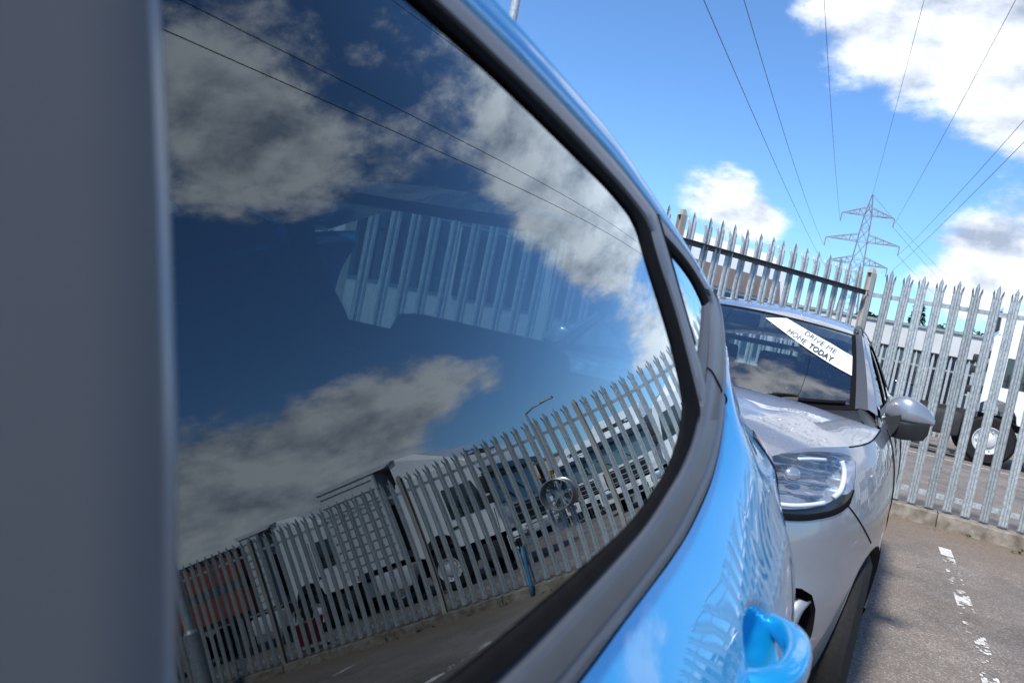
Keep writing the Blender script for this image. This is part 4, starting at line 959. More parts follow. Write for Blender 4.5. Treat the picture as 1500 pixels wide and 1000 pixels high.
def rail_mesh(L,w=.045):
    m=MB(); m.box((L/2,.0,0),(L,.005,w)); m.box((L/2,.0225,w/2-.0028),(L,.04,.005)); return m.mesh('rail')
RAIL_ME=rail_mesh(2.79-.07)
def post_mesh(H,w=.062,d=.064):
    m=MB()
    for y in (-d/2+.004,d/2-.004): m.box((0,y,H/2),(w,.008,H),bev=0)
    m.box((0,0,H/2),(.007,d-.016,H)); 
    m.hexa([(-w/2,-d/2,H),(w/2,-d/2,H),(w/2,d/2,H),(-w/2,d/2,H),(-w*.22,-d*.30,H+.05),(w*.22,-d*.30,H+.05),(w*.22,d*.30,H+.05),(-w*.22,d*.30,H+.05)]); return m.mesh('post')
POST_ME=post_mesh(PL+PZ-.06)
BOLT=MB().cyl((0,0,0),.009,.012,'Y',8).mesh('bolt')
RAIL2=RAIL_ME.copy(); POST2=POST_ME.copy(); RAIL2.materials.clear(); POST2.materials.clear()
def fence(label,org,rot,bays,first_bay=18,group=None,railmat='galv',postmat='oldpost',rail_back=True):
    f=empty('palisade_fence',org,rot,label=label,cat='fence',group=group)
    r=random.Random(5)
    for b in range(bays):
        x=2.79*b-(PITCH*(18-first_bay) if b else 0); nb=first_bay if b==0 else 18
        link('post',POST_ME,M[postmat],f,loc=(x,.012,0))
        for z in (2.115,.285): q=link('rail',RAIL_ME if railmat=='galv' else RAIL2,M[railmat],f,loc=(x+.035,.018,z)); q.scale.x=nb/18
        for k in range(1,nb):
            o=link('pale',PALE_ME,M['galv'],f,loc=(x+PITCH*k,r.uniform(-.002,.002),PZ+r.uniform(-.006,.004)),rot=(r.uniform(-.004,.004),r.uniform(-.006,.006),r.uniform(-.04,.04)))
    link('post',POST_ME,M[postmat],f,loc=(2.79*bays-PITCH*(18-first_bay),.012,0))
    return f
fr=fence('galvanised palisade fence on the kerb in front of the lorries, alloy wheel hung on it',(X0-PITCH,FY,0),0,6)
LE=Vector((-.593,-.805)); 
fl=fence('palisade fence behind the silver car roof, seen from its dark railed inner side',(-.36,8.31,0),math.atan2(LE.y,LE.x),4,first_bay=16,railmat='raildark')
# drop-in: blocks under the second fence
k2=empty('kerb',(-.36,8.31,0),math.atan2(LE.y,LE.x)); tag(k2,kind='structure')
for k in range(6): link('kerb_block',kme[k%3],M['kerb'],k2,loc=(.05+1.83*k,0,-.03))
# alloy wheel hung on the fence
aw=empty('alloy_wheel',(3.13,FY-.105,1.03),0,label='bare grey alloy wheel hung on the palisade fence pales',cat='alloy wheel')
def fence_rim():
    R=.225; W=.19; m=MB()
    m.lathe([(R-.004,-W/2),(R+.004,-W/2+.006),(R+.003,-W/2+.016),(R-.012,-W/2+.024),(R-.026,-.02),(R-.03,.03),(R-.016,W/2-.02),(R+.002,W/2-.008),(R+.003,W/2),(R-.010,W/2),(R-.022,W/2-.02),(R-.038,.03),(R-.034,-.02),(R-.020,-W/2+.02),(R-.012,-W/2)],n=56,closed=True)
    rim=m.mesh('barrel',35)
    s=MB()
    for k in range(5):
        for off in (-.16,.16):
            a=2*math.pi*k/5+off; a0=2*math.pi*k/5+off*.4
            s.bar((.055,.04*math.cos(a0),.04*math.sin(a0)),(.06,(R-.03)*math.cos(a),(R-.03)*math.sin(a)),.026,.022)
    s.cyl((.055,0,0),.066,.04,'X',24)
    for k in range(5):
        a=2*math.pi*(k+.5)/5; s.cyl((.033,.045*math.cos(a),.045*math.sin(a)),.008,.01,'X',8)
    return rim,s.mesh('spokes',35)
fa,fb=fence_rim()
for nm,me in (('barrel',fa),('spokes',fb)):
    link(nm,me,M['rim'],aw,rot=(0,0,math.pi/2))
aw.location.z=1.244
# blue water pipe with its tap
bp=empty('standpipe',(3.86,FY-.14,0),0,label='blue water pipe with a black tap on top, standing against the fence kerb',cat='standpipe')
MB().tube([(.02,-.02,.0),(.01,0,.2),(0,.01,.5),(0,.02,.74)],.024,10).build('pipe',M['hose'],bp,True)
t=MB().cyl((0,.02,.80),.032,.12,'Z',12); t.cyl((0,-.03,.82),.016,.10,'Y',10); t.box((0,.02,.885),(.10,.022,.022),bev=.006); t.box((0,-.07,.79),(.03,.03,.07),bev=.008); t.build('tap',M['blackplastic'],bp,40)
# galvanised lamp column inside the fence
lc=empty('lamp_column',(8.75,7.6,0),0,label='galvanised lighting column with a thick base, inside the fence by the orange trailer',cat='lamp post')
MB().cyl((0,0,.58),.11,1.16,'Z',24).build('base',M['galv'],lc,35); MB().cyl((0,0,1.19),.10,.06,'Z',24,.075).build('collar',M['galv'],lc,35)
MB().cyl((0,0,3.6),.068,4.9,'Z',20,.05).build('shaft',M['galv'],lc,35)
h=MB().tube([(0,0,6.0),(0,-.3,6.15),(0,-1.0,6.2)],.035,10); h.build('arm',M['galv'],lc,True)
MB().box((0,-1.25,6.2),(.22,.55,.10),bev=.03).build('lantern',M['galvdull'],lc,40)
# lamp posts beyond
def street_lamp(loc,H,arm,rz,label):
    r=empty('street_lamp',loc,rz,label=label,cat='lamp post',group=None)
    MB().cyl((0,0,H/2),.10,H,'Z',16,.055).build('shaft',M['galv'],r,35)
    MB().tube([(0,0,H-.05),(arm*.3,0,H+.12),(arm,0,H+.2)],.045,8).build('arm',M['galv'],r,True)
    MB().hexa([(arm-.1,-.14,H+.15),(arm+.6,-.12,H+.17),(arm+.6,.12,H+.17),(arm-.1,.14,H+.15),(arm-.1,-.10,H+.26),(arm+.6,-.08,H+.24),(arm+.6,.08,H+.24),(arm-.1,.10,H+.26)]).build('lantern',M['galvdull'],r)
    MB().cyl((0,0,.5),.13,1.0,'Z',16).build('base',M['galv'],r,35)
    return r
street_lamp((12.2,30,0),6.0,-1.5,0,'slim street lamp with a sideways arm beyond the lorry yard')
street_lamp((-6.187,10.0,0),9.0,1.6,.6,'tall grey street lamp rising over the roof of the blue car')
# ------------------------------------------------------------------ lorries
def tractor(name,label,cat='lorry',group=None,loc=(0,0,0),rz=0,H=2.95,box=0.,deflect=True,amber=False,grey=False,chassis_l=5.6,ax=1.6,tank='rimsilver'):
    r=empty(name,loc,rz,label=label,cat=cat,group=group); hw=1.22
    # side profile (y, z), nose at -y
    prof=[(.10,.95),(.02,1.15),(.0,1.55),(.13,2.30),(.30,H-.12),(.45,H),(2.10,H),(2.16,H-.06),(2.16,1.0),*[(min(2.158,ax+.42*math.cos(q)),.95+.45*math.sin(q)) for q in frange(0,math.pi,8)]]
    m=MB(); m.prism([(-hw,y,z) for y,z in prof],(2*hw,0,0)); es=[e for e in m.bm.edges if abs(e.verts[0].co.x)>hw-.01 and abs(e.verts[1].co.x)>hw-.01 and e.verts[0].co.x*e.verts[1].co.x>0 and min(e.verts[0].co.z,e.verts[1].co.z)>1.45]
    bmesh.ops.bevel(m.bm,geom=es,offset=.06,segments=3,affect='EDGES'); m.build('cab',M['white'],r,35)
    # windscreen and header
    m=MB(); m.hexa([(-1.12,.02,1.56),(1.12,.02,1.56),(1.12,.05,1.56),(-1.12,.05,1.56),(-1.06,.145,2.34),(1.06,.145,2.34),(1.06,.18,2.34),(-1.06,.18,2.34)]); o=m.build('windscreen',M['greenglass'],r); o.location.y=-.03
    m=MB(); m.hexa([(-1.10,-.16,2.36),(1.10,-.16,2.36),(1.10,.2,2.33),(-1.10,.2,2.33),(-1.10,-.13,2.50),(1.10,-.13,2.50),(1.10,.25,2.56),(-1.10,.25,2.56)]); m.build('sun_visor',M['darkglass'],r)
    for x in (-.45,.35): MB().tube([(x,-.02,1.58),(x+.55,.035,1.98)],.012,6).build('wiper',M['rubber'],r)
    # grille
    MB().box((0,-.015,1.22),(1.7,.06,.50),bev=.02).build('grille',M['chassis'],r)
    for k in range(5): MB().box((0,-.055,1.04+.09*k),(1.6,.03,.035)).build('grille_bar',M['blackplastic' if k%2 else 'galvdull'],r)
    MB().box((0,-.01,.66),(2.42,.30,.42),bev=.06).build('bumper',M['white'] if not grey else M['chassis'],r,35)
    MB().box((0,-.175,.60),(1.15,.02,.16),bev=.01).build('bumper_intake',M['rubber'],r)
    MB().box((0,-.17,.80),(.52,.012,.11)).build('number_plate',M['offwhite'],r)
    for sx in (-1,1):
        MB().box((sx*.93,-.155,.72),(.42,.06,.20),bev=.03).build('headlamp',M['chrome'],r,35)
        # side window, door line, handle
        y0=.40; m=MB(); m.hexa([(sx*1.222,.22,1.60),(sx*1.222,1.15,1.62),(sx*1.235,1.15,1.62),(sx*1.235,.22,1.60),(sx*1.222,.42,2.34),(sx*1.222,1.15,2.36),(sx*1.235,1.15,2.36),(sx*1.235,.42,2.34)]); m.build('side_window',M['darkglass'],r)
        MB().box((sx*1.225,1.62,1.98),(.014,.45,.62),bev=.005).build('sleeper_window',M['darkglass'],r) if grey else None
        if grey:
            for zz in (2.30,2.02,1.55): MB().box((sx*1.12,2.21,zz),(.20,.12,.17),bev=.03).build('air_intake',M['chassis'],r,35)
        MB().tube([(sx*1.226,.20,1.0),(sx*1.226,.16,1.55)],.008,4).build('door_seam',M['chassis'],r); MB().tube([(sx*1.226,1.22,1.35),(sx*1.226,1.22,2.4)],.008,4).build('door_seam',M['chassis'],r)
        MB().box((sx*1.235,1.10,1.42),(.03,.20,.05),bev=.01).build('door_handle',M['chassis'],r)
        MB().tube([(sx*1.2,.10,2.36),(sx*1.48,-.02,2.36),(sx*1.48,-.02,1.66),(sx*1.2,.05,1.62)],.016,6).build('mirror_arm',M['chassis'],r)
        MB().box((sx*1.42,.02,2.10),(.22,.12,.42),bev=.04).build('mirror',M['chassis'],r,35); MB().box((sx*1.42,.02,1.75),(.22,.12,.20),bev=.04).build('mirror',M['chassis'],r,35)
        MB().box((sx*1.10,.55,.62),(.26,.55,.42),bev=.05).build('step',M['chassis'],r,35)
        MB().box((sx*1.12,2.9,.72),(.5,1.0,.52),bev=.10).build('fuel_tank',M[tank],r,35)
        fe=MB(); n=10; rings=[[(sx*q,ax+.62*math.cos(math.pi*i/n),.50+.66*math.sin(math.pi*i/n)) for q in (1.235,.9)] for i in range(n+1)]; fe.loft(rings).build('wheel_arch',M['chassis'],r,True)
    for yc in (ax,chassis_l-1.1):
        for sx in (-1,1):
            w=empty('wheel',(sx*1.05,yc,.52)); w.parent=r
            if sx<0: w.rotation_euler=(0,0,math.pi)
            link('tyre',LT,M['tyre'],w); link('rim',LR,M['rimsilver'],w)
    ch=MB()
    for sx in (-.42,.42): ch.box((sx,chassis_l/2+.5,.92),(.10,chassis_l-1,.28))
    for yy in (2.4,3.4,4.4,chassis_l-.1): ch.box((0,yy,.92),(.8,.1,.2))
    ch.build('chassis',M['chassis'],r)
    if deflect:
        m=MB(); m.hexa([(-1.05,.55,H),(1.05,.55,H),(1.18,2.1,H),(-1.18,2.1,H),(-.95,1.55,H+.52),(.95,1.55,H+.52),(1.16,2.12,H+.58),(-1.16,2.12,H+.58)]); m.build('roof_deflector',M['white'],r)
        MB().box((0,.62,H+.10),(1.1,.02,.14)).build('deflector_vent',M['chassis'],r); MB().box((0,2.13,H+.3),(2.0,.02,.40)).build('deflector_back',M['chassis'],r)
        for sx in (-.5,.5): MB().cyl((sx,.5,H+.10),.05,.2,'Y',10).build('air_horn',M['chrome'],r,35)
    if box:
        z0,z1=1.12,H+.45
        MB().box((0,2.55+box/2,(z0+z1)/2),(2.46,box,z1-z0),bev=.02).build('box_body',M['offwhite'],r)
        for k in range(9):
            for sx in (-1,1): MB().box((sx*1.238,2.55+box/2,z0+.22+k*.24),(.016,box-.1,.022)).build('body_rib',M['galvdull'],r)
        for sx in (-1,1): MB().box((sx*1.2,2.53,(z0+z1)/2),(.08,.05,z1-z0)).build('corner_post',M['galv'],r)
        MB().hexa([(-1.26,2.2,z1),(1.26,2.2,z1),(1.26,2.6+box,z1),(-1.26,2.6+box,z1),(-1.26,1.95,z1+.10),(1.26,1.95,z1+.10),(1.26,2.6+box,z1+.10),(-1.26,2.6+box,z1+.10)]).build('roof_panel',M['offwhite'],r)
        MB().box((0,2.5,1.9),(2.2,.06,1.2)).build('front_bulkhead',M['chassis'],r)
    else:
        m=MB(); m.box((0,chassis_l-1.2,1.13),(.9,.9,.12)); m.build('fifth_wheel',M['chassis'],r)
    if amber:
        MB().box((0,1.3,H+.22),(2.1,1.5,.42),bev=.03).build('roof_box',M['amber'],r)
    return r
def lorry_wheel():
    R,W=.52,.30; rr=.29
    t=MB().lathe([(rr,-W/2),(R-.06,-W/2-.01),(R-.01,-W/2+.03),(R,-W/2+.07),(R,W/2-.07),(R-.01,W/2-.03),(R-.06,W/2+.01),(rr,W/2)],n=40).mesh('tyre',35)
    r=MB().lathe([(rr-.02,-W/2+.02),(rr,-W/2),(rr-.03,-.02),(rr-.03,W/2-.06),(rr+.004,W/2-.005),(rr-.012,W/2),(rr-.04,W/2-.05),(.16,W/2-.075),(.145,W/2-.02),(.09,W/2+.01),(.0,W/2+.015)],n=40)
    for k in range(10):
        a=2*math.pi*k/10; r.cyl((W/2-.04,.205*math.cos(a),.205*math.sin(a)),.018,.04,'X',8)
    return t,r.mesh('rim',35)
LT,LR=lorry_wheel()
GL='white lorries parked in the yard beyond the fence'
tractor('lorry','white lorry cab parked side-on right behind the fence, low dark chassis behind it',group=GL,loc=(3.95,19.6,0),rz=math.pi/2,H=2.75,deflect=True,ax=1.86,tank='chassis',grey=True)
tractor('lorry','white lorry facing the fence with a black grille, mirrored beside the hung alloy wheel',group=GL,loc=(5.75,20.2,0),rz=0,H=2.75)
tractor('lorry','white lorry facing the fence, further along behind the hung alloy wheel',group=GL,loc=(8.75,24.5,0),rz=0,H=2.7)
tractor('lorry','white lorry with an amber box on its cab roof, far back in the yard',group=GL,loc=(12.6,27.5,0),rz=0,H=2.3,deflect=False,amber=True)
tractor('box_lorry','large white box lorry side-on close behind the fence, its cab nearest the blue pipe',group=GL,loc=(6.45,14.3,0),rz=-math.pi/2,H=2.95,box=1.55,deflect=True,chassis_l=4.0)
tractor('box_lorry','white box lorry standing between the orange trailer and the larger white lorry',group=GL,loc=(10.45,14.8,0),rz=-math.pi/2,H=2.75,box=.6,deflect=True,chassis_l=3.2)
# orange curtain-sided trailer
tr=empty('trailer',(13.7,14.6,0),0,label='orange curtain sided trailer with a dark stripe, at the far end of the fence',cat='trailer')
MB().box((2.6,0,2.55),(5.2,2.5,.75),bev=.03).build('upper_curtain',M['orange'],tr); MB().box((2.6,0,2.06),(5.22,2.46,.24)).build('stripe',M['darkglass'],tr); MB().box((2.6,0,1.58),(5.2,2.5,.70),bev=.03).build('lower_curtain',M['orange'],tr)
MB().box((2.6,0,2.98),(5.26,2.56,.12)).build('roof',M['chassis'],tr); MB().box((2.6,0,1.16),(5.2,2.4,.14)).build('chassis',M['chassis'],tr)
for xx in (3.4,4.6):
    for sy in (-1,1):
        w=empty('wheel',(xx,sy*1.05,.52),-sy*-math.pi/2 if False else (math.pi/2 if sy>0 else -math.pi/2)); w.parent=tr; link('tyre',LT,M['tyre'],w); link('rim',LR,M['rimsilver'],w)
for xx in (.6,.9): MB().box((xx,-.8,.55),(.12,.12,1.1)).build('landing_leg',M['chassis'],tr)
MB().box((13.0,11.9,.0),(.1,.1,.1)) if False else None
# skip of red and blue bins low behind the fence
for x,y,mt,lb in ((9.2,10.2,'red','small red wheeled bin low behind the fence near the orange trailer'),):
    b=empty('wheeled_bin',(x,y,0),.2,label=lb,cat='bin'); b.scale=(.6,.6,.6); MB().hexa([(-.24,-.26,.08),(.24,-.26,.08),(.24,.22,.08),(-.24,.22,.08),(-.29,-.34,.95),(.29,-.34,.95),(.29,.34,.95),(-.29,.34,.95)]).build('body',M[mt],b); MB().hexa([(-.31,-.37,.95),(.31,-.37,.95),(.31,.36,.95),(-.31,.36,.95),(-.28,-.33,1.0),(.28,-.33,1.0),(.28,.36,1.06),(-.28,.36,1.06)]).build('lid',M[mt],b)
    for sx in (-.26,.26): MB().cyl((sx,.26,.10),.10,.05,'X',14).build('wheel',M['tyre'],b)
# yard markings and a far white fascia building with its own fence
def sheet(name,x0,x1,y0,y1,z,mat):
    m=MB(); m.poly([(x0,y0,z),(x1,y0,z),(x1,y1,z),(x0,y1,z)]); return tag(m.build(name,M[mat]),kind='structure')
sheet('yard_line',-.5,5.5,17.35,17.47,.004,'line'); sheet('yard_line',3.4,3.5,10.2,13.5,.004,'line'); sheet('yard_line',-2.5,-.6,17.35,17.47,.004,'line')
bd=empty('building',(2,31,0),0,label='long low white building with a flat fascia beyond the lorry yard',cat='building')
MB().box((3,5,1.6),(19,10,3.2)).build('wall',M['brick'],bd); MB().box((3,-.10,3.10),(19.4,.5,.82),bev=.02).build('fascia',M['fascia'],bd); MB().box((3,5,3.56),(19.6,10.6,.10)).build('roof',M['brick'],bd)
MB().box((3,-.12,3.53),(19.5,.6,.05)).build('coping',M['galvdull'],bd)
for k in range(10): 
    w=MB().box((-5.6+k*1.9,-.02,1.35),(1.7,.06,2.5)); w.build('window',M['darkglass'],bd); MB().box((-5.6+k*1.9+.95,-.05,1.35),(.12,.08,2.6)).build('mullion',M['offwhite'],bd)
ff=empty('palisade_fence',(-9,25.5,0),0,label='distant palisade fence in front of the low white building, behind the lorries',cat='fence')
fm=MB(); r=random.Random(3)
for k in range(128):
    q=k*.155; fm.box((q,0,1.15),(.07,.015,2.3)); fm.hexa([(q-.035,-.01,2.3),(q+.035,-.01,2.3),(q+.035,.01,2.3),(q-.035,.01,2.3),(q-.004,-.01,2.42),(q+.004,-.01,2.42),(q+.004,.01,2.42),(q-.004,.01,2.42)])
tag(fm.build('pale',M['galv'],ff),kind='stuff')
for z in (.4,2.0): MB().box((9.9,.03,z),(19.8,.02,.06)).build('rail',M['galvdull'],ff)
for k in range(8): MB().box((k*2.75,.05,1.15),(.1,.1,2.3)).build('post',M['galv'],ff)
# parked cars by the building
def small_car(loc,rz,paint,label):
    r=empty('parked_car',loc,rz,label=label,cat='car',group='cars parked by the low white building')
    secs=[]
    for y,zb,zt,w in ((-2.05,.35,.62,.70),(-1.9,.25,.78,.82),(-1.1,.22,.92,.87),(-.5,.22,.95,.88),(.9,.22,.97,.88),(1.8,.25,.95,.84),(2.0,.35,.85,.74)):
        secs.append([(-w,y,zb),(-w-.02,y,(zb+zt)/2),(-w*.92,y,zt),(0,y,zt+.03),(w*.92,y,zt),(w+.02,y,(zb+zt)/2),(w,y,zb)])
    m=MB().loft(secs,closed=True); m.poly(secs[0]); m.poly(secs[-1]); m.build('body',paint,r,True)
    m=MB(); m.hexa([(-.80,-1.0,.93),(.80,-1.0,.93),(.80,1.75,.95),(-.80,1.75,.95),(-.60,-.25,1.42),(.60,-.25,1.42),(.60,1.25,1.42),(-.60,1.25,1.42)]); m.build('window',M['darkglass'],r)
    m=MB(); m.hexa([(-.61,-.3,1.41),(.61,-.3,1.41),(.61,1.3,1.41),(-.61,1.3,1.41),(-.52,-.1,1.47),(.52,-.1,1.47),(.52,1.15,1.47),(-.52,1.15,1.47)]); m.build('roof',paint,r,True)
    for y in (-1.3,1.25):
        for sx in (-1,1):
            w=empty('wheel',(sx*.78,y,.31)); w.parent=r; w.scale=(.9,.95,.95)
            if sx<0: w.rotation_euler=(0,0,math.pi)
            link('tyre',TYRE_ME,M['tyre'],w); link('rim',RIM_ME,M['rimsilver'],w)
    for sx in (-.6,.6): MB().box((sx,-1.97,.66),(.3,.12,.14),bev=.03).build('headlamp',M['chrome'],r)
    return r
small_car((.2,27.8,0),0,M['darkglass'],'black car parked before the low white building')
small_car((-2.4,27.9,0),0,M['silver'],'grey car parked before the low white building')
small_car((2.9,28.0,0),0,M['white'],'white car parked before the low white building, beside the black one')
small_car((16.6,41,0),.3,M['silver'],'silver car far off in the open yard')
small_car((18.8,43,0),.2,M['amber'],'yellow car far off in the open yard')
small_car((14.0,40,0),.25,M['blue'],'blue car far off in the open yard')
wb=empty('building',(20,62,0),0,label='pale low warehouse far across the yard',cat='building')
MB().box((4,6,2.0),(34,12,4.0)).build('wall',M['cream'],wb); MB().box((4,6,4.1),(34.6,12.6,.3)).build('roof',M['brick'],wb)
for k in range(7): MB().box((-10+k*4.4,-.03,1.6),(2.8,.08,3.2)).build('door',M['galvdull'],wb)
# white coach and a white clad cabin behind the second fence
ang=math.atan2(LE.y,LE.x); Nn=Vector((-.805,.593))
def beside(t,d): return (-.36+LE.x*t+Nn.x*d,8.31+LE.y*t+Nn.y*d,0)
co=empty('minibus',beside(2.3,2.7),ang,label='white minibus with dark windows parked behind the second fence',cat='minibus')
# local x along the fence, local y towards the fence (-n is +y ... the inner side)
prof=[(-1.0,.45),(-1.04,1.2),(-.98,2.0),(-.86,2.46),(-.62,2.60),(.62,2.60),(.86,2.46),(.98,2.0),(1.04,1.2),(1.0,.45)]
m=MB(); m.prism([(-3.0,y,z) for y,z in prof],(6.0,0,0)); m.build('body',M['white'],co,30)
for sy in (-1,1):
    for k in range(5): 
        x=-2.3+k*1.1; m=MB(); m.hexa([(x-.48,sy*1.04,1.25),(x+.48,sy*1.04,1.25),(x+.48,sy*1.055,1.25),(x-.48,sy*1.055,1.25),(x-.48,sy*.985,1.95),(x+.48,sy*.985,1.95),(x+.48,sy*1.0,1.95),(x-.48,sy*1.0,1.95)]); m.build('window',M['darkglass'],co)
    m=MB(); m.hexa([(-2.9,sy*.985,1.99),(2.6,sy*.985,1.99),(2.6,sy*1.0,1.99),(-2.9,sy*1.0,1.99),(-2.9,sy*.92,2.25),(2.6,sy*.92,2.25),(2.6,sy*.935,2.25),(-2.9,sy*.935,2.25)]); m.build('brown_band',M['brown'],co)  # brown band above the minibus windows
    for x in (-1.9,1.9):
        w=empty('wheel',(x,sy*.92,.36),math.pi/2*sy); w.parent=co; link('tyre',TYRE_ME,M['tyre'],w); link('rim',RIM_ME,M['rimsilver'],w)
MB().box((3.0,0,1.75),(.03,1.7,.8)).build('windscreen',M['darkglass'],co); MB().box((-3.0,0,.62),(.12,1.9,.25)).build('bumper',M['blackplastic'],co); MB().box((3.02,0,.62),(.12,1.9,.25)).build('bumper',M['blackplastic'],co)
for sy in (-1,1): MB().tube([(2.9,sy*1.0,2.0),(3.1,sy*1.25,2.0),(3.12,sy*1.25,1.7)],.02,6).build('mirror_arm',M['blackplastic'],co); MB().box((3.1,sy*1.27,1.62),(.1,.18,.34),bev=.03).build('mirror',M['blackplastic'],co)
cb=empty('site_cabin',beside(10.6,2.4),ang,label='white ribbed site cabin behind the second fence, glimpsed through the blue car',cat='cabin')
MB().box((0,0,1.45),(7.6,2.6,2.5)).build('wall',M['white'],cb); MB().box((0,0,2.76),(7.8,2.8,.12)).build('roof',M['galvdull'],cb)
for k in range(17): MB().box((0,1.312,.32+k*.145),(7.5,.022,.02)).build('wall_rib',M['galvdull'],cb)
for x in (-2.9,-.9,.9,2.9): MB().box((x,0,.10),(.3,2.4,.2)).build('foot',M['kerb'],cb)
# ------------------------------------------------------------------ pylon and its wires
def pylon(loc,rz,label):
    r=empty('pylon',loc,rz,label=label,cat='pylon')
    H=38.3
    lv=[(0,3.6),(7,2.75),(13,2.05),(18.5,1.55),(22.4,1.3),(25,1.12),(28.6,.95),(31.5,.82),(34,.70),(36.2,.35),(H,.05)]
    for sx in (-1,1):
        for sy in (-1,1):
            m=MB()
            for (z0,w0),(z1,w1) in zip(lv,lv[1:]): m.bar((sx*w0,sy*w0,z0),(sx*w1,sy*w1,z1),.20 if z0<20 else .15)
            m.build('leg',M['pylon'],r)
    br=MB()
    for (z0,w0),(z1,w1) in zip(lv,lv[1:-1]):
        nseg=2 if z1-z0>4.5 else 1
        for q in range(nseg):
            za,zb=lerp(z0,z1,q/nseg),lerp(z0,z1,(q+1)/nseg); wa,wb_=lerp(w0,w1,q/nseg),lerp(w0,w1,(q+1)/nseg)
            for s in (-1,1):
                br.bar((-wa,s*wa,za),(wb_,s*wb_,zb),.08); br.bar((wa,s*wa,za),(-wb_,s*wb_,zb),.08); br.bar((s*wa,-wa,za),(s*wb_,wb_,zb),.08); br.bar((s*wa,wa,za),(s*wb_,-wb_,zb),.08)
                br.bar((-wb_,s*wb_,zb),(wb_,s*wb_,zb),.08); br.bar((s*wb_,-wb_,zb),(s*wb_,wb_,zb),.08)
    br.build('bracing',M['pylon'],r)
    for z,reach,w in ((34.0,4.9,.70),(28.6,6.9,.95),(24.0,5.6,1.2)):
        for sx in (-1,1):
            a=MB(); tip=(sx*reach,0,z)
            for sy in (-1,1):
                a.bar((sx*w,sy*w,z),tip,.12); a.bar((sx*w*.92,sy*w*.9,z+1.5),tip,.12)
                n=4
                for k in range(n):
                    t0,t1=k/n,(k+1)/n
                    p0=Vector((sx*w,sy*w,z)).lerp(Vector(tip),t0); p1=Vector((sx*w*.92,sy*w*.9,z+1.5)).lerp(Vector(tip),t1*.98); p2=Vector((sx*w,sy*w,z)).lerp(Vector(tip),t1)
                    a.bar(p0,p1,.07); a.bar(p1,p2,.07)
            a.build('crossarm',M['pylon'],r)
            i=MB(); i.cyl((sx*reach,0,z-.9),.10,1.7,'Z',8); i.bar((sx*(reach-.0),0,z),(sx*(reach-.9),0,z-1.1),.05); i.build('insulator',M['pylon'],r)
    return r
pylon((-10,165,0),.06,'tall steel lattice pylon with three pairs of arms beyond the fence')
def wire(a,b,S,label,r=.022,n=70,group='power lines running overhead from the pylon'):
    pts=[]
    for i in range(n+1):
        t=i/n; p=Vector(a).lerp(Vector(b),t); p.z-=4*S*t*(1-t); pts.append(p)
    tag(MB().tube(pts,r,5).build('power_line',M['wire']),label,'power line',group)
WL=[((-10,165,38.3),(12,-165,38.3),6,'thin power line overhead from the very top of the pylon'),
    ((-14.9,165,32.3),(1.5,-165,32.3),5,'power line overhead from the left top arm of the pylon'),
    ((-5.1,165,32.3),(18,-165,32.3),5,'power line overhead from the right top arm of the pylon'),
    ((-16.9,165,26.8),(-2.3,-165,26.8),6,'power line overhead from the left middle arm of the pylon'),
    ((-3.1,165,26.8),(22.5,-165,26.8),6,'power line overhead from the right middle arm of the pylon'),
    ((-15.6,165,22.3),(-6.2,-165,22.3),4,'power line overhead from the left lowest arm of the pylon'),
    ((-4.4,165,22.3),(24,-165,22.3),4,'power line overhead from the right lowest arm of the pylon')]
for a,b,S,lb in WL: wire(a,b,S,lb)
for (a,b,lb) in (((-10,165,38.3),(70,430,34),'far power line leaving the pylon top to the right'),((-5.1,165,32.3),(74,430,28),'far power line leaving the right top arm, towards the clouds on the right'),((-3.1,165,26.8),(76,430,22),'far power line leaving the right middle arm, towards the right')):
    wire(a,b,7,lb,.028,40,'far power lines leaving the pylon to the right')
# ------------------------------------------------------------------ trees beyond the building
def tree(loc,h,w,label,seed,conifer=False):
    r=empty('tree',loc,0,label=label,cat='tree'); rnd=random.Random(seed)
    t=MB(); t.tube([(0,0,0),(.05,.02,h*.4),(0,0,h*.85)],[.16,.11,.03],7)
    for k in range(7):
        a=rnd.uniform(0,6.28); z=h*rnd.uniform(.3,.7); t.tube([(0,0,z),(math.cos(a)*w*.4,math.sin(a)*w*.4,z+h*.12)],[.05,.015],5)
    t.build('trunk',M['bark'],r,True)
    bm=bmesh.new(); cl=[(rnd.gauss(0,w*.30),rnd.gauss(0,w*.30),h*rnd.uniform(.35,.95),rnd.uniform(.25,.5)*w*.6) for _ in range(16)]
    for k in range(1500):
        if conifer:
            z=h*(1-rnd.random()**.6*.8); rad=w*.55*(1-z/h)**.8+.1; a=rnd.uniform(0,6.28); q=rad*(.4+.6*rnd.random()); c=Vector((q*math.cos(a),q*math.sin(a),z))
        else:
            x,y,z,rd=rnd.choice(cl); v=Vector((rnd.gauss(0,1),rnd.gauss(0,1),rnd.gauss(0,1))).normalized()*rd*rnd.uniform(.5,1); c=Vector((x,y,z))+v
        d1=Vector((rnd.uniform(-1,1),rnd.uniform(-1,1),rnd.uniform(-.6,.6))).normalized()*rnd.uniform(.10,.22); d2=d1.cross(Vector((rnd.uniform(-1,1),rnd.uniform(-1,1),1))).normalized()*rnd.uniform(.06,.12)
        bm.faces.new([bm.verts.new(c+q) for q in (d1,d2,-d1,-d2)])
    me=bpy.data.meshes.new('crown'); bm.to_mesh(me); bm.free(); link('crown',me,M['leaf'],r)
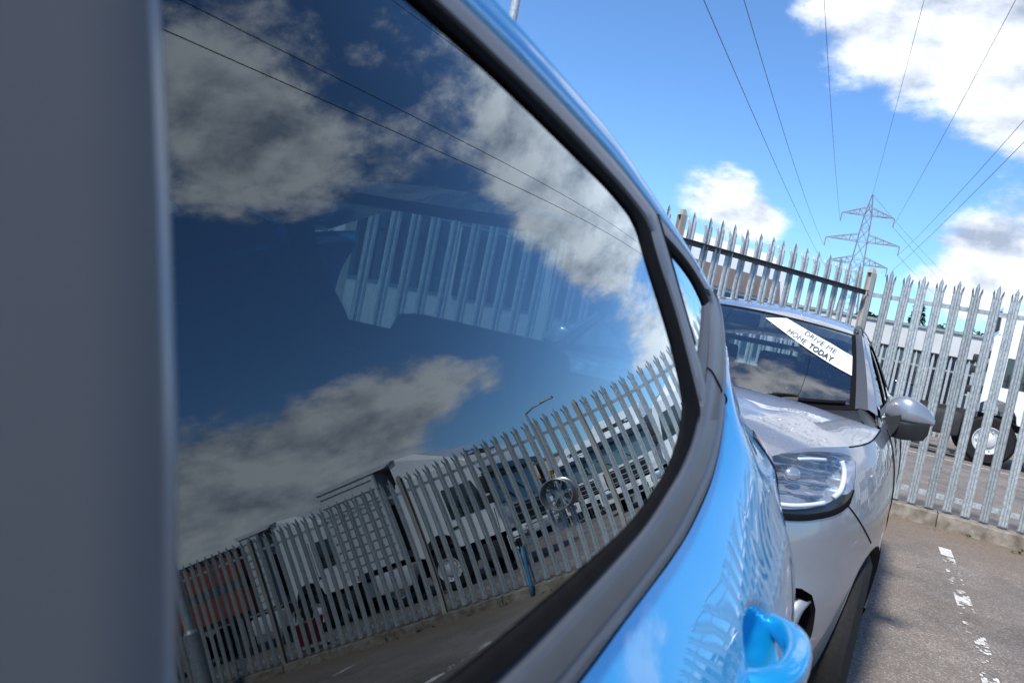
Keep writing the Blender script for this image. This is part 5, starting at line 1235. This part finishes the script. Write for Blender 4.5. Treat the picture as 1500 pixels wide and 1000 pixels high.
for i,(x,y,h,w,lb,cf) in enumerate(((.8,48,6.3,2.6,'pointed green conifer showing over the low white building',True),(2.4,47,5.0,2.6,'small rounded tree right of the conifer behind the low building',False),(4.2,49,4.9,2.2,'low bushy tree behind the right of the low building',False),(-1.4,46,4.9,2.2,'dark bush behind the left end of the low building',False),(-4.4,30,3.4,2.0,'leafy shrub beside the corner post of the fence',False),(17,75,6,5,'round tree by the far warehouse',False),(22,74,7,5,'taller round tree by the far warehouse',False))):
    tree((x,y,0),h,w,lb,i+3,cf)

# grit and a few weeds along the foot of the kerb
rnd=random.Random(12); bm=bmesh.new()
for _ in range(900):
    x=rnd.uniform(-1.0,6.5); y=8.26-abs(rnd.gauss(0,.33)) if rnd.random()<.75 else rnd.uniform(3.2,8.2); r=.003+.010*rnd.random()**3
    vs=[bm.verts.new((x+r*math.cos(k*2.094+rnd.random())*rnd.uniform(.7,1.2),y+r*math.sin(k*2.094+rnd.random())*rnd.uniform(.7,1.2),.0)) for k in range(3)]+[bm.verts.new((x,y,r*rnd.uniform(.6,1.1)))]
    for f in ((0,1,3),(1,2,3),(2,0,3)): bm.faces.new([vs[k] for k in f])
me=bpy.data.meshes.new('gravel'); bm.to_mesh(me); bm.free(); tag(link('gravel',me,M['kerb']),kind='stuff')
bm=bmesh.new()
for _ in range(26):
    cx,cy=rnd.uniform(-.4,6.5),8.25-abs(rnd.gauss(0,.05))
    if _<3: cx,cy=1.28+.06*_,8.02+.03*_
    for k in range(rnd.randint(5,11)):
        a=rnd.uniform(0,6.28); l=rnd.uniform(.02,.055); w=l*.16; d=Vector((math.cos(a),math.sin(a),0)); n=Vector((-d.y,d.x,0)); b0=Vector((cx,cy,.002)); m1=b0+d*l*.5+Vector((0,0,l*.55)); e1=b0+d*l+Vector((0,0,l*.5))
        q=[b0,m1+n*w,e1,m1-n*w]; bm.faces.new([bm.verts.new(p) for p in q])
me=bpy.data.meshes.new('weeds'); bm.to_mesh(me); bm.free(); tag(link('weeds',me,M['leaf']),kind='stuff')
